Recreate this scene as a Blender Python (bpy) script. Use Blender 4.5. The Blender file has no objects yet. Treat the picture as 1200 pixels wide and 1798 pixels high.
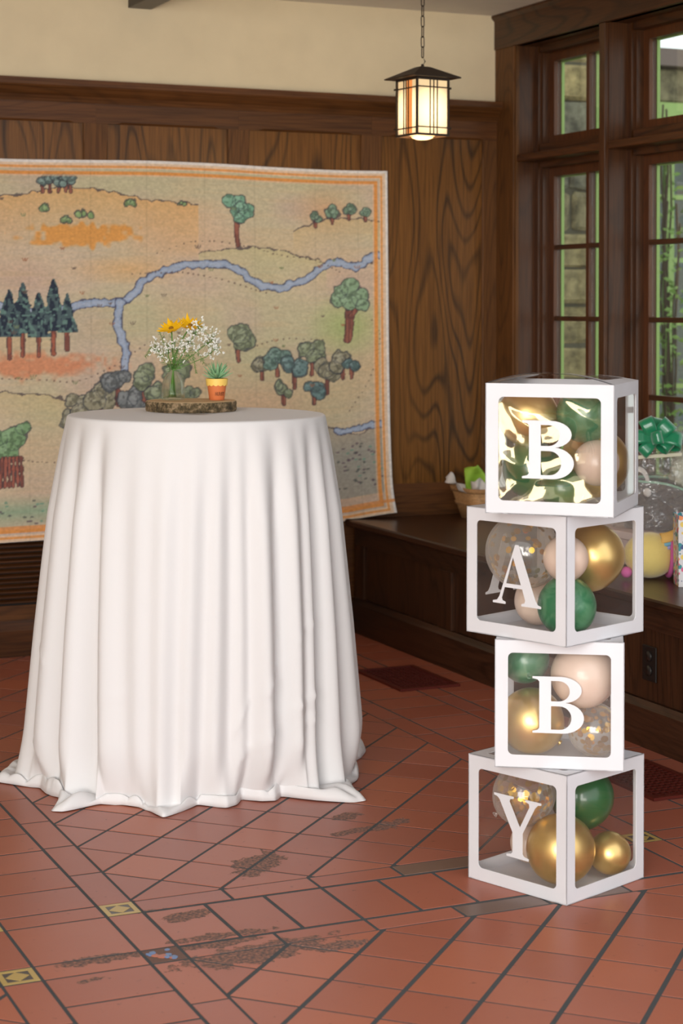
import bpy, bmesh, math, random
import numpy as np
from math import sin, cos, pi, radians, sqrt, atan2
from mathutils import Vector, Matrix
random.seed(7); np.random.seed(7)
S = bpy.context.scene
COL = S.collection

# ------------------------------------------------------------------ camera, world, lights, exposure
cam_d = bpy.data.cameras.new('camera'); cam = bpy.data.objects.new('camera', cam_d); COL.objects.link(cam); S.camera = cam
cam_d.sensor_fit = 'VERTICAL'; cam_d.sensor_height = 36.0; cam_d.sensor_width = 24.03
cam_d.lens = 3224.13/1798*36
cam_d.shift_y = -(899-554.6)/1798
cam_d.clip_start = 0.05
yaw, pitch, roll = .41814482, .0058783, -.00181707
F = Vector((sin(yaw)*cos(pitch), cos(yaw)*cos(pitch), -sin(pitch))); r0 = Vector((cos(yaw), -sin(yaw), 0)); d0 = F.cross(r0)
rr = cos(roll)*r0+sin(roll)*d0; dd = -sin(roll)*r0+cos(roll)*d0
cam.matrix_world = Matrix(((rr.x, -dd.x, -F.x, 0), (rr.y, -dd.y, -F.y, 0), (rr.z, -dd.z, -F.z, 1.35), (0, 0, 0, 1)))
cam_d.dof.use_dof = True; cam_d.dof.focus_distance = 4.75; cam_d.dof.aperture_fstop = 5.0

w = bpy.data.worlds.new('World'); S.world = w; w.use_nodes = True
bg = w.node_tree.nodes['Background']; bg.inputs[0].default_value = (0.92, 0.96, 1.0, 1); bg.inputs[1].default_value = 0.95
def area(name, loc, target, sx, sy, power, col):
    l = bpy.data.lights.new(name, 'AREA'); l.shape = 'RECTANGLE'; l.size = sx; l.size_y = sy; l.energy = power; l.color = col
    o = bpy.data.objects.new(name, l); COL.objects.link(o); o.location = loc
    o.rotation_euler = (Vector(target)-Vector(loc)).to_track_quat('-Z', 'Y').to_euler(); return o
area('open_side_daylight', (-7.5, -7.5, 4.0), (1.9, 4.6, .9), 6.5, 4.5, 470, (1.0, 0.965, 0.935))
area('added_low_fill', (-4.0, -6.0, .35), (2.0, 7.0, 2.3), 7.0, 2.6, 290, (1.0, 0.94, 0.85))  # added fill lamp, lifts the upper back wall and ceiling
S.view_settings.view_transform = 'Standard'; S.view_settings.look = 'None'; S.view_settings.gamma = 1.0
S.view_settings.use_curve_mapping = False
S.view_settings.exposure = 1.02

# ------------------------------------------------------------------ helpers
def lin(c):
    return tuple((v/12.92 if v <= .04045 else ((v+.055)/1.055)**2.4) for v in [x/255 for x in c])
class MB:
    def __init__(s): s.v = []; s.f = []; s.m = []; s.sm = []
    def add(s, vs, fs, mi=0, smooth=False):
        b = len(s.v); s.v += [tuple(v) for v in vs]
        for f in fs: s.f.append([b+i for i in f]); s.m.append(mi); s.sm.append(smooth)
        return s
    def box(s, x0, x1, y0, y1, z0, z1, mi=0):
        return s.add([(x0,y0,z0),(x1,y0,z0),(x1,y1,z0),(x0,y1,z0),(x0,y0,z1),(x1,y0,z1),(x1,y1,z1),(x0,y1,z1)],
              [(3,2,1,0),(4,5,6,7),(0,1,5,4),(1,2,6,5),(2,3,7,6),(3,0,4,7)], mi)
    def cbox(s, x0, x1, y0, y1, z0, z1, c=.003, mi=0):   # chamfered box
        xs = (x0, x1); ys = (y0, y1); zs = (z0, z1); V = []; idx = {}
        for i in (0,1):
            for j in (0,1):
                for k in (0,1):
                    for a in range(3):
                        p = [xs[i], ys[j], zs[k]]; d = [(c,-c)[i], (c,-c)[j], (c,-c)[k]]
                        for b in range(3):
                            if b != a: p[b] += d[b]
                        idx[(i,j,k,a)] = len(V); V.append(p)
        Fs = []
        def q(*l): Fs.append([idx[t] for t in l])
        for i in (0,1): q((i,0,0,0),(i,1,0,0),(i,1,1,0),(i,0,1,0))
        for j in (0,1): q((0,j,0,1),(1,j,0,1),(1,j,1,1),(0,j,1,1))
        for k in (0,1): q((0,0,k,2),(1,0,k,2),(1,1,k,2),(0,1,k,2))
        for i in (0,1):
            for j in (0,1): q((i,j,0,0),(i,j,1,0),(i,j,1,1),(i,j,0,1))
            for k in (0,1): q((i,0,k,0),(i,1,k,0),(i,1,k,2),(i,0,k,2))
        for j in (0,1):
            for k in (0,1): q((0,j,k,1),(1,j,k,1),(1,j,k,2),(0,j,k,2))
        for i in (0,1):
            for j in (0,1):
                for k in (0,1): Fs.append([idx[(i,j,k,0)], idx[(i,j,k,1)], idx[(i,j,k,2)]])
        return s.add(V, Fs, mi)
    def prism(s, poly, z0, z1, mi=0, axis='z', smooth=False):  # poly: 2d points; axis z:(x,y) ; y:(x,z) extruded y ; x:(y,z) extruded x
        n = len(poly)
        def P(p, t): return (p[0],p[1],t) if axis == 'z' else ((p[0],t,p[1]) if axis == 'y' else (t,p[0],p[1]))
        V = [P(p, z0) for p in poly]+[P(p, z1) for p in poly]
        s.add(V, [list(range(n))[::-1], list(range(n, 2*n))], mi)
        s.add(V, [(i,(i+1)%n,n+(i+1)%n,n+i) for i in range(n)], mi, smooth); return s
    def lathe(s, prof, n=32, c=(0,0,0), mi=0, cap=True, smooth=True, sx=1, sy=1):
        V = []
        for r, z in prof:
            for k in range(n): a = 2*pi*k/n; V.append((c[0]+r*sx*cos(a), c[1]+r*sy*sin(a), c[2]+z))
        Fs = [(j*n+k, j*n+(k+1)%n, (j+1)*n+(k+1)%n, (j+1)*n+k) for j in range(len(prof)-1) for k in range(n)]
        s.add(V, Fs, mi, smooth)
        if cap:
            b = len(s.v)-len(V)
            s.f.append([b+i for i in range(n)][::-1]); s.m.append(mi); s.sm.append(False)
            s.f.append([b+(len(prof)-1)*n+i for i in range(n)]); s.m.append(mi); s.sm.append(False)
        return s
    def tube(s, pts, r, n=8, mi=0, closed=False, flat=1.0):
        pts = [Vector(p) for p in pts]; N = len(pts); V = []
        rs = r if isinstance(r, (list, tuple)) else [r]*N
        up = None
        for i, p in enumerate(pts):
            if closed: t = pts[(i+1)%N]-pts[i-1]
            else: t = pts[min(i+1, N-1)]-pts[max(i-1, 0)]
            t.normalize()
            if up is None:
                up = Vector((0,0,1)) if abs(t.z) < .9 else Vector((1,0,0))
            a = t.cross(up).normalized(); b = a.cross(t).normalized(); up = b
            for k in range(n):
                th = 2*pi*k/n; V.append(p+rs[i]*(cos(th)*a+flat*sin(th)*b))
        M = N if closed else N-1
        Fs = [(i*n+k, i*n+(k+1)%n, ((i+1)%N)*n+(k+1)%n, ((i+1)%N)*n+k) for i in range(M) for k in range(n)]
        s.add(V, Fs, mi, True)
        if not closed: s.add(V, [list(range(n)), list(range((N-1)*n, N*n))], mi)
        return s
    def grid(s, fn, nu, nv, mi=0, smooth=True):
        V = [fn(i/nu, j/nv) for j in range(nv+1) for i in range(nu+1)]
        return s.add(V, [(j*(nu+1)+i, j*(nu+1)+i+1, (j+1)*(nu+1)+i+1, (j+1)*(nu+1)+i) for j in range(nv) for i in range(nu)], mi, smooth)
    def ball(s, c, r, n=24, m=14, sx=1, sy=1, sz=1, mi=0, fn=None):
        V = []
        for j in range(m+1):
            ph = pi*j/m
            for k in range(n):
                th = 2*pi*k/n; p = Vector((sin(ph)*cos(th)*sx, sin(ph)*sin(th)*sy, cos(ph)*sz))*r
                if fn: p = fn(p)
                V.append(p+Vector(c))
        return s.add(V, [(j*n+k, (j+1)*n+k, (j+1)*n+(k+1)%n, j*n+(k+1)%n) for j in range(m) for k in range(n)], mi, True)
    def obj(s, name, mats, parent=None, recalc=True):
        me = bpy.data.meshes.new(name); me.from_pydata(s.v, [], s.f)
        for mm in (mats if isinstance(mats, (list, tuple)) else [mats]): me.materials.append(mm)
        me.polygons.foreach_set('material_index', s.m); me.polygons.foreach_set('use_smooth', s.sm)
        if recalc:
            bm = bmesh.new(); bm.from_mesh(me); bmesh.ops.remove_doubles(bm, verts=bm.verts, dist=1e-6)
            bmesh.ops.recalc_face_normals(bm, faces=bm.faces); bm.to_mesh(me); bm.free()
        me.update()
        o = bpy.data.objects.new(name, me); COL.objects.link(o)
        if parent: o.parent = parent
        return o
def tag(o, label=None, cat=None, group=None, kind=None):
    if label: o['label'] = label
    if cat: o['category'] = cat
    if group: o['group'] = group
    if kind: o['kind'] = kind
    return o
def thing(name, label, cat, loc=(0,0,0), rotz=0, group=None):
    o = bpy.data.objects.new(name, None); COL.objects.link(o); o.location = loc; o.rotation_euler = (0,0,rotz)
    o.empty_display_size = .05
    return tag(o, label, cat, group)
def struct(name, label, mb, m, cat='structure'):
    o = mb.obj(name, m) if isinstance(mb, MB) else mb
    return tag(o, label, cat, kind='structure')

# ------------------------------------------------------------------ materials
def mat(name):
    m = bpy.data.materials.new(name); m.use_nodes = True; nt = m.node_tree
    return m, nt, nt.nodes['Principled BSDF']
def facing(nt, base, amp):
    lw = nt.nodes.new('ShaderNodeLayerWeight'); lw.name = 'lw'; lw.inputs['Blend'].default_value = .5
    pw = nt.nodes.new('ShaderNodeMath'); pw.operation = 'POWER'; pw.inputs[1].default_value = 4.5; nt.links.new(lw.outputs['Facing'], pw.inputs[0])
    ma = nt.nodes.new('ShaderNodeMath'); ma.operation = 'MULTIPLY_ADD'; ma.use_clamp = True; ma.inputs[1].default_value = amp; ma.inputs[2].default_value = base; nt.links.new(pw.outputs[0], ma.inputs[0])
    return ma
def simple(name, col, rough=.5, metal=0, coat=0, bump=0, bscale=200, sheen=0, spec=None, trans=0):
    m, nt, b = mat(name); b.inputs['Base Color'].default_value = (*col, 1); b.inputs['Roughness'].default_value = rough
    b.inputs['Metallic'].default_value = metal; b.inputs['Coat Weight'].default_value = coat; b.inputs['Sheen Weight'].default_value = sheen
    if spec is not None: b.inputs['Specular IOR Level'].default_value = spec
    tc = nt.nodes.new('ShaderNodeTexCoord'); n = nt.nodes.new('ShaderNodeTexNoise'); n.inputs['Scale'].default_value = bscale
    nt.links.new(tc.outputs['Object'], n.inputs['Vector'])
    if bump:
        bp = nt.nodes.new('ShaderNodeBump'); bp.inputs['Strength'].default_value = bump; bp.inputs['Distance'].default_value = .002
        nt.links.new(n.outputs['Fac'], bp.inputs['Height']); nt.links.new(bp.outputs['Normal'], b.inputs['Normal'])
    # faint procedural colour variation
    mx = nt.nodes.new('ShaderNodeMixRGB'); mx.blend_type = 'MULTIPLY'; mx.inputs['Fac'].default_value = .12
    mx.inputs[1].default_value = (*col, 1); n2 = nt.nodes.new('ShaderNodeTexNoise'); n2.inputs['Scale'].default_value = 9
    nt.links.new(tc.outputs['Object'], n2.inputs['Vector']); nt.links.new(n2.outputs['Fac'], mx.inputs[2]); nt.links.new(mx.outputs[0], b.inputs['Base Color'])
    return m
def N(nt, t, **kw):
    n = nt.nodes.new(t)
    for k, v in kw.items():
        if k.startswith('_'): setattr(n, k[1:], v)
        else: n.inputs[k.replace('__', ' ')].default_value = v
    return n
def wood(name, axis, dark, mid, light, rough=.38, figure=1.0, fig_scale=1.0):
    m, nt, b = mat(name); L = nt.links.new
    tc = N(nt, 'ShaderNodeTexCoord'); oi = N(nt, 'ShaderNodeObjectInfo')
    add = N(nt, 'ShaderNodeVectorMath', _operation='ADD'); mul = N(nt, 'ShaderNodeVectorMath', _operation='SCALE'); mul.inputs['Scale'].default_value = 7.3
    cmb = N(nt, 'ShaderNodeCombineXYZ')
    for i in range(3): L(oi.outputs['Random'], cmb.inputs[i])
    L(cmb.outputs[0], mul.inputs[0]); L(tc.outputs['Object'], add.inputs[0]); L(mul.outputs[0], add.inputs[1])
    sc = {'z': (1,1,.17), 'x': (.13,1,1), 'y': (1,.13,1)}[axis]
    mp = N(nt, 'ShaderNodeMapping'); mp.inputs['Scale'].default_value = sc; L(add.outputs[0], mp.inputs['Vector'])
    n1 = N(nt, 'ShaderNodeTexNoise', Scale=3.2*fig_scale, Detail=1.5, Roughness=.45); L(mp.outputs[0], n1.inputs['Vector'])
    m1 = N(nt, 'ShaderNodeMath', _operation='MULTIPLY'); m1.inputs[1].default_value = 64; L(n1.outputs['Fac'], m1.inputs[0])
    fr = N(nt, 'ShaderNodeMath', _operation='PINGPONG'); fr.inputs[1].default_value = 1; L(m1.outputs[0], fr.inputs[0])
    mp2 = N(nt, 'ShaderNodeMapping'); sc2 = {'z': (1,1,.025), 'x': (.025,1,1), 'y': (1,.025,1)}[axis]
    mp2.inputs['Scale'].default_value = sc2; L(add.outputs[0], mp2.inputs['Vector'])
    n2 = N(nt, 'ShaderNodeTexNoise', Scale=160, Detail=3, Roughness=.6); L(mp2.outputs[0], n2.inputs['Vector'])
    n3 = N(nt, 'ShaderNodeTexNoise', Scale=5, Detail=3); L(mp.outputs[0], n3.inputs['Vector'])
    r1 = N(nt, 'ShaderNodeValToRGB'); r1.color_ramp.elements[0].position = .06; r1.color_ramp.elements[0].color = (*dark, 1)
    r1.color_ramp.elements[1].position = .42; r1.color_ramp.elements[1].color = (*mid, 1); L(fr.outputs[0], r1.inputs[0])
    r2 = N(nt, 'ShaderNodeMixRGB'); r2.inputs[1].default_value = (*mid, 1); r2.inputs['Fac'].default_value = figure; L(r1.outputs[0], r2.inputs[2])
    r3 = N(nt, 'ShaderNodeMixRGB', _blend_type='MIX'); r3.inputs[2].default_value = (*light, 1)
    rm = N(nt, 'ShaderNodeValToRGB'); rm.color_ramp.elements[0].position = .45; rm.color_ramp.elements[1].position = .75; rm.color_ramp.elements[1].color = (.55,.55,.55,1)
    L(n3.outputs['Fac'], rm.inputs[0]); L(rm.outputs[0], r3.inputs['Fac']); L(r2.outputs[0], r3.inputs[1])
    r4 = N(nt, 'ShaderNodeMixRGB', _blend_type='MULTIPLY'); r4.inputs['Fac'].default_value = .75
    rf = N(nt, 'ShaderNodeValToRGB'); rf.color_ramp.elements[0].position = .35; rf.color_ramp.elements[0].color = (.45,.42,.4,1); rf.color_ramp.elements[1].position = .6
    L(n2.outputs['Fac'], rf.inputs[0]); L(r3.outputs[0], r4.inputs[1]); L(rf.outputs[0], r4.inputs[2]); L(r4.outputs[0], b.inputs['Base Color'])
    b.inputs['Roughness'].default_value = rough; b.inputs['Coat Weight'].default_value = .04; b.inputs['Specular IOR Level'].default_value = .35; b.inputs['Coat Roughness'].default_value = .3
    bp = N(nt, 'ShaderNodeBump', Strength=.15, Distance=.002); L(n2.outputs['Fac'], bp.inputs['Height']); L(bp.outputs['Normal'], b.inputs['Normal'])
    return m
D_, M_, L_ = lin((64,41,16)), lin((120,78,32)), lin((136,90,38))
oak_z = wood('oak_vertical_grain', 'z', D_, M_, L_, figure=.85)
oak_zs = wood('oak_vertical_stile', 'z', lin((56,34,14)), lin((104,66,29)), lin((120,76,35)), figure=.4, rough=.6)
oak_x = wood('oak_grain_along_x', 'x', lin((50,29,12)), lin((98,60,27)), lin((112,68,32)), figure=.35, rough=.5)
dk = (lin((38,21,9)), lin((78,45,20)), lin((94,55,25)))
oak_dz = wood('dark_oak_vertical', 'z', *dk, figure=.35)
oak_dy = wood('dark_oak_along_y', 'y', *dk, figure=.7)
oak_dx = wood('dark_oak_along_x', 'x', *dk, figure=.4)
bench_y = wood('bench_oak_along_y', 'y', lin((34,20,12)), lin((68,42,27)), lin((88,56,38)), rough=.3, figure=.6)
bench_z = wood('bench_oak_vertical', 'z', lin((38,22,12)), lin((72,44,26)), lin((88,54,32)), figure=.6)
sash_wood = wood('sash_oak', 'z', lin((56,30,14)), lin((92,52,24)), lin((104,60,28)), figure=.3)
plaster = simple('wall_plaster', lin((238,220,184)), .9, bump=.25, bscale=60)
ceil_m = simple('ceiling_plaster', lin((236,230,220)), .9, bump=.15, bscale=60)
grout = simple('grout', lin((74,77,78)), .9, bump=.7, bscale=260)

def tile_mat(name, col, col2):
    m, nt, b = mat(name); L = nt.links.new
    geo = N(nt, 'ShaderNodeNewGeometry'); oi = N(nt, 'ShaderNodeObjectInfo')
    n1 = N(nt, 'ShaderNodeTexNoise', Scale=4.5, Detail=4); L(geo.outputs['Position'], n1.inputs['Vector'])
    mx = N(nt, 'ShaderNodeMixRGB'); mx.inputs[1].default_value = (*col, 1); mx.inputs[2].default_value = (*col2, 1)
    ad = N(nt, 'ShaderNodeMath', _operation='ADD'); ad.inputs[1].default_value = -.45
    sm = N(nt, 'ShaderNodeMath', _operation='ADD'); L(n1.outputs['Fac'], ad.inputs[0]); L(ad.outputs[0], sm.inputs[0]); L(oi.outputs['Random'], sm.inputs[1])
    mu = N(nt, 'ShaderNodeMath', _operation='MULTIPLY'); mu.inputs[1].default_value = .7; mu.use_clamp = True; L(sm.outputs[0], mu.inputs[0]); L(mu.outputs[0], mx.inputs['Fac'])
    # worn, spalled patches: ellipses with ragged edges
    nr = N(nt, 'ShaderNodeTexNoise', Scale=22, Detail=6, Roughness=.65); L(geo.outputs['Position'], nr.inputs['Vector'])
    prev = None
    for (cx, cy, rx, ry, ang) in [(1.40,3.56,.19,.058,.12),(1.33,3.64,.10,.02,0),(1.34,3.84,.055,.035,.2),(1.62,4.13,.11,.055,.78),(1.56,3.53,.075,.028,.05),
                                  (1.08,3.655,.09,.026,0),(1.03,3.55,.03,.012,.2),(1.36,3.69,.12,.02,-.02),(2.04,4.30,.08,.03,.4),(1.98,4.42,.05,.03,.2),(1.93,4.28,.06,.02,.3),(1.28,3.90,.05,.012,0)]:
        mp = N(nt, 'ShaderNodeMapping'); mp.vector_type = 'TEXTURE'; mp.inputs['Location'].default_value = (cx, cy, 0); mp.inputs['Rotation'].default_value = (0,0,ang); mp.inputs['Scale'].default_value = (rx, ry, 1)
        L(geo.outputs['Position'], mp.inputs['Vector']); ln = N(nt, 'ShaderNodeVectorMath', _operation='LENGTH'); L(mp.outputs[0], ln.inputs[0])
        if prev is None: prev = ln.outputs['Value']
        else:
            mi = N(nt, 'ShaderNodeMath', _operation='MINIMUM'); L(prev, mi.inputs[0]); L(ln.outputs['Value'], mi.inputs[1]); prev = mi.outputs[0]
    a2 = N(nt, 'ShaderNodeMath', _operation='MULTIPLY_ADD'); a2.inputs[1].default_value = -1.0; a2.inputs[2].default_value = 1.45; L(prev, a2.inputs[0])
    a3 = N(nt, 'ShaderNodeMath', _operation='ADD'); L(a2.outputs[0], a3.inputs[0])
    s2 = N(nt, 'ShaderNodeMath', _operation='MULTIPLY_ADD'); s2.inputs[1].default_value = 2.6; s2.inputs[2].default_value = -1.5; L(nr.outputs['Fac'], s2.inputs[0]); L(s2.outputs[0], a3.inputs[1])
    rp = N(nt, 'ShaderNodeValToRGB'); rp.color_ramp.elements[0].position = .28; rp.color_ramp.elements[1].position = .36; L(a3.outputs[0], rp.inputs[0])
    nw = N(nt, 'ShaderNodeTexNoise', Scale=130, Detail=4); L(geo.outputs['Position'], nw.inputs['Vector'])
    wr = N(nt, 'ShaderNodeValToRGB'); wr.color_ramp.elements[0].position = .4; wr.color_ramp.elements[0].color = (*lin((102,85,80)), 1); wr.color_ramp.elements[1].position = .65; wr.color_ramp.elements[1].color = (*lin((168,118,98)), 1)
    L(nw.outputs['Fac'], wr.inputs[0])
    mw = N(nt, 'ShaderNodeMixRGB'); L(rp.outputs[0], mw.inputs['Fac']); L(mx.outputs[0], mw.inputs[1]); L(wr.outputs[0], mw.inputs[2])
    # small dark pits
    np_ = N(nt, 'ShaderNodeTexNoise', Scale=38, Detail=5, Roughness=.7); L(geo.outputs['Position'], np_.inputs['Vector'])
    pr = N(nt, 'ShaderNodeValToRGB'); pr.color_ramp.elements[0].position = .29; pr.color_ramp.elements[0].color = (.35,.33,.33,1); pr.color_ramp.elements[1].position = .36; L(np_.outputs['Fac'], pr.inputs[0])
    mp_ = N(nt, 'ShaderNodeMixRGB', _blend_type='MULTIPLY'); mp_.inputs['Fac'].default_value = .8; L(mw.outputs[0], mp_.inputs[1]); L(pr.outputs[0], mp_.inputs[2]); L(mp_.outputs[0], b.inputs['Base Color'])
    b.inputs['Specular IOR Level'].default_value = .32; rg = N(nt, 'ShaderNodeMath', _operation='MULTIPLY_ADD'); rg.inputs[1].default_value = .45; rg.inputs[2].default_value = .38; L(rp.outputs[0], rg.inputs[0]); L(rg.outputs[0], b.inputs['Roughness'])
    sb = N(nt, 'ShaderNodeMath', _operation='MULTIPLY'); L(rp.outputs[0], sb.inputs[0]); L(nw.outputs['Fac'], sb.inputs[1])
    s3 = N(nt, 'ShaderNodeMath', _operation='SUBTRACT'); L(n1.outputs['Fac'], s3.inputs[0]); L(sb.outputs[0], s3.inputs[1])
    bp = N(nt, 'ShaderNodeBump', Strength=.35, Distance=.003); L(s3.outputs[0], bp.inputs['Height']); L(bp.outputs['Normal'], b.inputs['Normal'])
    return m
t_red = tile_mat('quarry_tile_red', lin((174,102,79)), lin((158,89,70)))
t_mau = tile_mat('quarry_tile_mauve', lin((172,102,82)), lin((158,95,80)))
t_gry = tile_mat('quarry_tile_grey_brown', lin((126,98,84)), lin((112,92,84)))
t_ora = tile_mat('quarry_tile_orange', lin((182,106,79)), lin((170,98,75)))

# ------------------------------------------------------------------ floor
XB = 3.14
mb = MB(); mb.box(-3.2, 3.9, -3.2, 7.05, -.12, -.0008)
floor = struct('floor', 'red clay tile porch floor with dark grey grout', mb, grout)
floor_stuff = MB(); tile_polys = []
def clip(poly, a, b, c):   # keep a*x+b*y<=c
    out = []
    for i in range(len(poly)):
        p, q = poly[i], poly[(i+1)%len(poly)]; dp = a*p[0]+b*p[1]-c; dq = a*q[0]+b*q[1]-c
        if dp <= 0: out.append(p)
        if (dp < 0 < dq) or (dq < 0 < dp): t = dp/(dp-dq); out.append((p[0]+t*(q[0]-p[0]), p[1]+t*(q[1]-p[1])))
    return out
def parea(p): return abs(sum(p[i][0]*p[(i+1)%len(p)][1]-p[(i+1)%len(p)][0]*p[i][1] for i in range(len(p))))/2
def put(poly, m):
    if len(poly) < 3 or parea(poly) < 2e-4: return
    tile_polys.append((poly, m))
def rect(x0, x1, y0, y1, m=None, j=.0042):
    put([(x0+j,y0+j),(x1-j,y0+j),(x1-j,y1-j),(x0+j,y1-j)], m)
def rcol(): return random.choice([0,0,0,1])
def field(x0, x1, y0, y1, c0, d0_, pc, pd, jc=.0055, jd=.0036):
    # diagonal squares: c = x-y lines, d = x+y lines
    k0 = int(math.floor((x0-y1-c0)/pc))-1; k1 = int(math.ceil((x1-y0-c0)/pc))+1
    l0 = int(math.floor((x0+y0-d0_)/pd))-1; l1 = int(math.ceil((x1+y1-d0_)/pd))+1
    s2 = sqrt(2)
    for k in range(k0, k1):
        for l in range(l0, l1):
            ca, cb = c0+k*pc+jc*s2, c0+(k+1)*pc-jc*s2; da, db = d0_+l*pd+jd*s2, d0_+(l+1)*pd-jd*s2
            P = [((d+c)/2, (d-c)/2) for c, d in ((ca,da),(cb,da),(cb,db),(ca,db))]
            for a, b, c in ((1,0,x1-.003),(-1,0,-(x0+.003)),(0,1,y1-.003),(0,-1,-(y0+.003))):
                P = clip(P, a, b, c)
                if len(P) < 3: break
            if len(P) >= 3 and parea(P) > 3e-4: put(P, random.choice([0,0,0,0,3,1]) if y0 > 3.5 else random.choice([0,3,3,0]))
PER = 1.685
for xb in (.860-PER, .860, .860+PER):             # north-south bands of strip, wide, strip
    a, b, c, d = xb, xb+.083, xb+.310, xb+.393
    if xb > 2: d = xb+.395
    y = 3.993
    for s0 in (a, c):
        s1 = s0+.083
        yy = 3.98
        k = 0
        while yy < 6.95: rect(s0, s1, yy, min(yy+.237, 6.95), rcol() if k % 3 else 1, .004); yy += .237; k += 1
        rect(s0, s1, 3.668, 3.903, 0, .004)
        yy = 3.585
        while yy > 1.6: rect(s0, s1, yy-.237, yy, random.choice([0,3,1]), .004); yy -= .237
    yy = 3.98; k = 0
    while yy < 6.95:
        rect(b, c, yy, min(yy+.1545, 6.95), rcol(), .0045)
        yy += .1545
    rect(b, c, 3.903, 3.98, 0); rect(b, c, 3.668, 3.903, 0); rect(b, c, 3.585, 3.668, 3)
    yy = 3.585
    while yy > 1.6: rect(b, c, yy-.1545, yy, 0, .0045); yy -= .1545
for x0, x1 in ((1.253-PER, .860), (1.253, 2.545)):    # east-west band between the crossings, and diamond fields
    n = round((x1-x0)/.231); st = (x1-x0)/n
    for k in range(n):
        g = 2 if (x0 > 1 and k == 3) else 0
        rect(x0+k*st, x0+(k+1)*st, 3.903, 3.98, g or (1 if k == 0 else 0)); rect(x0+k*st, x0+(k+1)*st, 3.585, 3.658, 2 if (x0 > 1 and k in (3,4)) else (1 if k == 2 else 0))
    n = 9; st = (x1-x0)/n
    for k in range(n): rect(x0+k*st, x0+(k+1)*st, 3.663, 3.898, 0, .005)
    field(x0, x1, 3.98, 6.95, -3.403 if x0 > 1 else -3.403-PER+.02, 5.905 if x0 > 1 else 5.905-PER, .2212, .2215, .0042, .0036)
    field(x0, x1, 1.6, 3.585, -2.111 if x0 > 1 else -2.111-PER, 5.706 if x0 > 1 else 5.706-PER, .2225, .2185)
x0 = .860+PER+.395
yy = 3.98
while yy < 6.95: rect(x0, XB, yy, min(yy+.155, 6.95), rcol(), .004); yy += .155
rect(x0, XB, 3.903, 3.98, 0); rect(x0, XB, 3.663, 3.898, 0); rect(x0, XB, 3.585, 3.658, 2)
field(x0, XB, 1.6, 3.585, -2.111+.89, 5.706, .2225, .2185)
def tile_mesh(mb, P, top):
    # prism with a small arris
    n = len(P); cx = sum(p[0] for p in P)/n; cy = sum(p[1] for p in P)/n
    if sum(P[i][0]*P[(i+1)%n][1]-P[(i+1)%n][0]*P[i][1] for i in range(n)) < 0: P = P[::-1]
    Q = []
    for i in range(n):
        p, a, b = P[i], P[i-1], P[(i+1)%n]
        e1 = Vector((p[0]-a[0], p[1]-a[1])).normalized(); e2 = Vector((b[0]-p[0], b[1]-p[1])).normalized()
        nrm = Vector((-e1.y, e1.x))+Vector((-e2.y, e2.x)); den = max(.35, 1+e1.dot(e2)); q = nrm/den*.0003; Q.append((p[0]+q.x, p[1]+q.y))
    V = [(p[0],p[1],-.02) for p in P]+[(p[0],p[1],top-.0003) for p in P]+[(q[0],q[1],top) for q in Q]
    mb.add(V, [list(range(2*n,3*n))]+[(i,(i+1)%n,n+(i+1)%n,n+i) for i in range(n)]+[(n+i,n+(i+1)%n,2*n+(i+1)%n,2*n+i) for i in range(n)])
TM = [t_red, t_mau, t_gry, t_ora]
def inview(x, y):
    D = .406*x+.914*y; u = .914*x-.406*y
    return D > 2.9 and abs(u/D*3224) < 660 and 535+1.35*3224/D < 1850
rows = []
for P, m in tile_polys:
    cx = sum(p[0] for p in P)/len(P); cy = sum(p[1] for p in P)/len(P)
    vis = inview(cx, cy); D = .406*cx+.914*cy
    rows.append((0 if vis else 1, D, P, m))
rows.sort(key=lambda r: (r[0], r[1])); cnt = 0; rest = [MB() for _ in TM]
for vis, D, P, m in rows:
    top = random.uniform(-.0003, .0004)
    if vis == 0 and cnt < 298:
        t = MB(); tile_mesh(t, P, top); o = t.obj('tile', TM[m], floor, recalc=False); cnt += 1
    else: tile_mesh(rest[m], P, top)
stuff = MB()
for i, rmb in enumerate(rest): stuff.add(rmb.v, rmb.f, i)
o = stuff.obj('distant_tile', TM, floor, recalc=False); tag(o, 'smaller floor tiles far from the camera', kind='stuff')
# decorative corner insets
ochre = simple('ochre_glaze', lin((196,166,96)), .4, bump=.3, bscale=90); ink = simple('dark_glaze', lin((78,72,70)), .4); blue = simple('blue_glaze', lin((104,134,176)), .4, bump=.6, bscale=120)
chipped = simple('chipped_tile_body', lin((122,92,80)), .9, bump=1, bscale=120)
def deco(x0, y0, kind=0):
    s = .0755; x0 += .004; y0 += .004; t = MB()
    t.box(x0, x0+s, y0, y0+s, -.02, -.0005, 1)
    if kind == 0:
        z = .0002; e = .011; z0 = -.0006
        for a in ((x0,x0+s,y0,y0+e),(x0,x0+s,y0+s-e,y0+s),(x0,x0+e,y0+e,y0+s-e),(x0+s-e,x0+s,y0+e,y0+s-e)): t.box(*a, z0, z, 0)
        c = (x0+s/2, y0+s/2); r = .0245
        t.prism([(c[0]-r,c[1]),(c[0],c[1]-r),(c[0]+r,c[1]),(c[0],c[1]+r)], z0, z, 0)
        o = t.obj('inset_tile', [ochre, ink], floor)
    else:
        rnd = random.Random(3)
        for k in range(16):
            cx = x0+rnd.uniform(.006,.07); cy = y0+rnd.uniform(.006,.07); r = rnd.uniform(.005,.011)
            t.prism([(min(max(cx+r*rnd.uniform(.6,1.1)*cos(a),x0),x0+s),min(max(cy+r*rnd.uniform(.6,1.1)*sin(a),y0),y0+s)) for a in [i*pi/3 for i in range(6)]], -.0006, .0002+.00005*k, 0 if k % 3 else 2)
        o = t.obj('inset_tile', [blue, chipped, t_ora], floor); o['label'] = 'chipped blue and terracotta inset tile'
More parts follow.
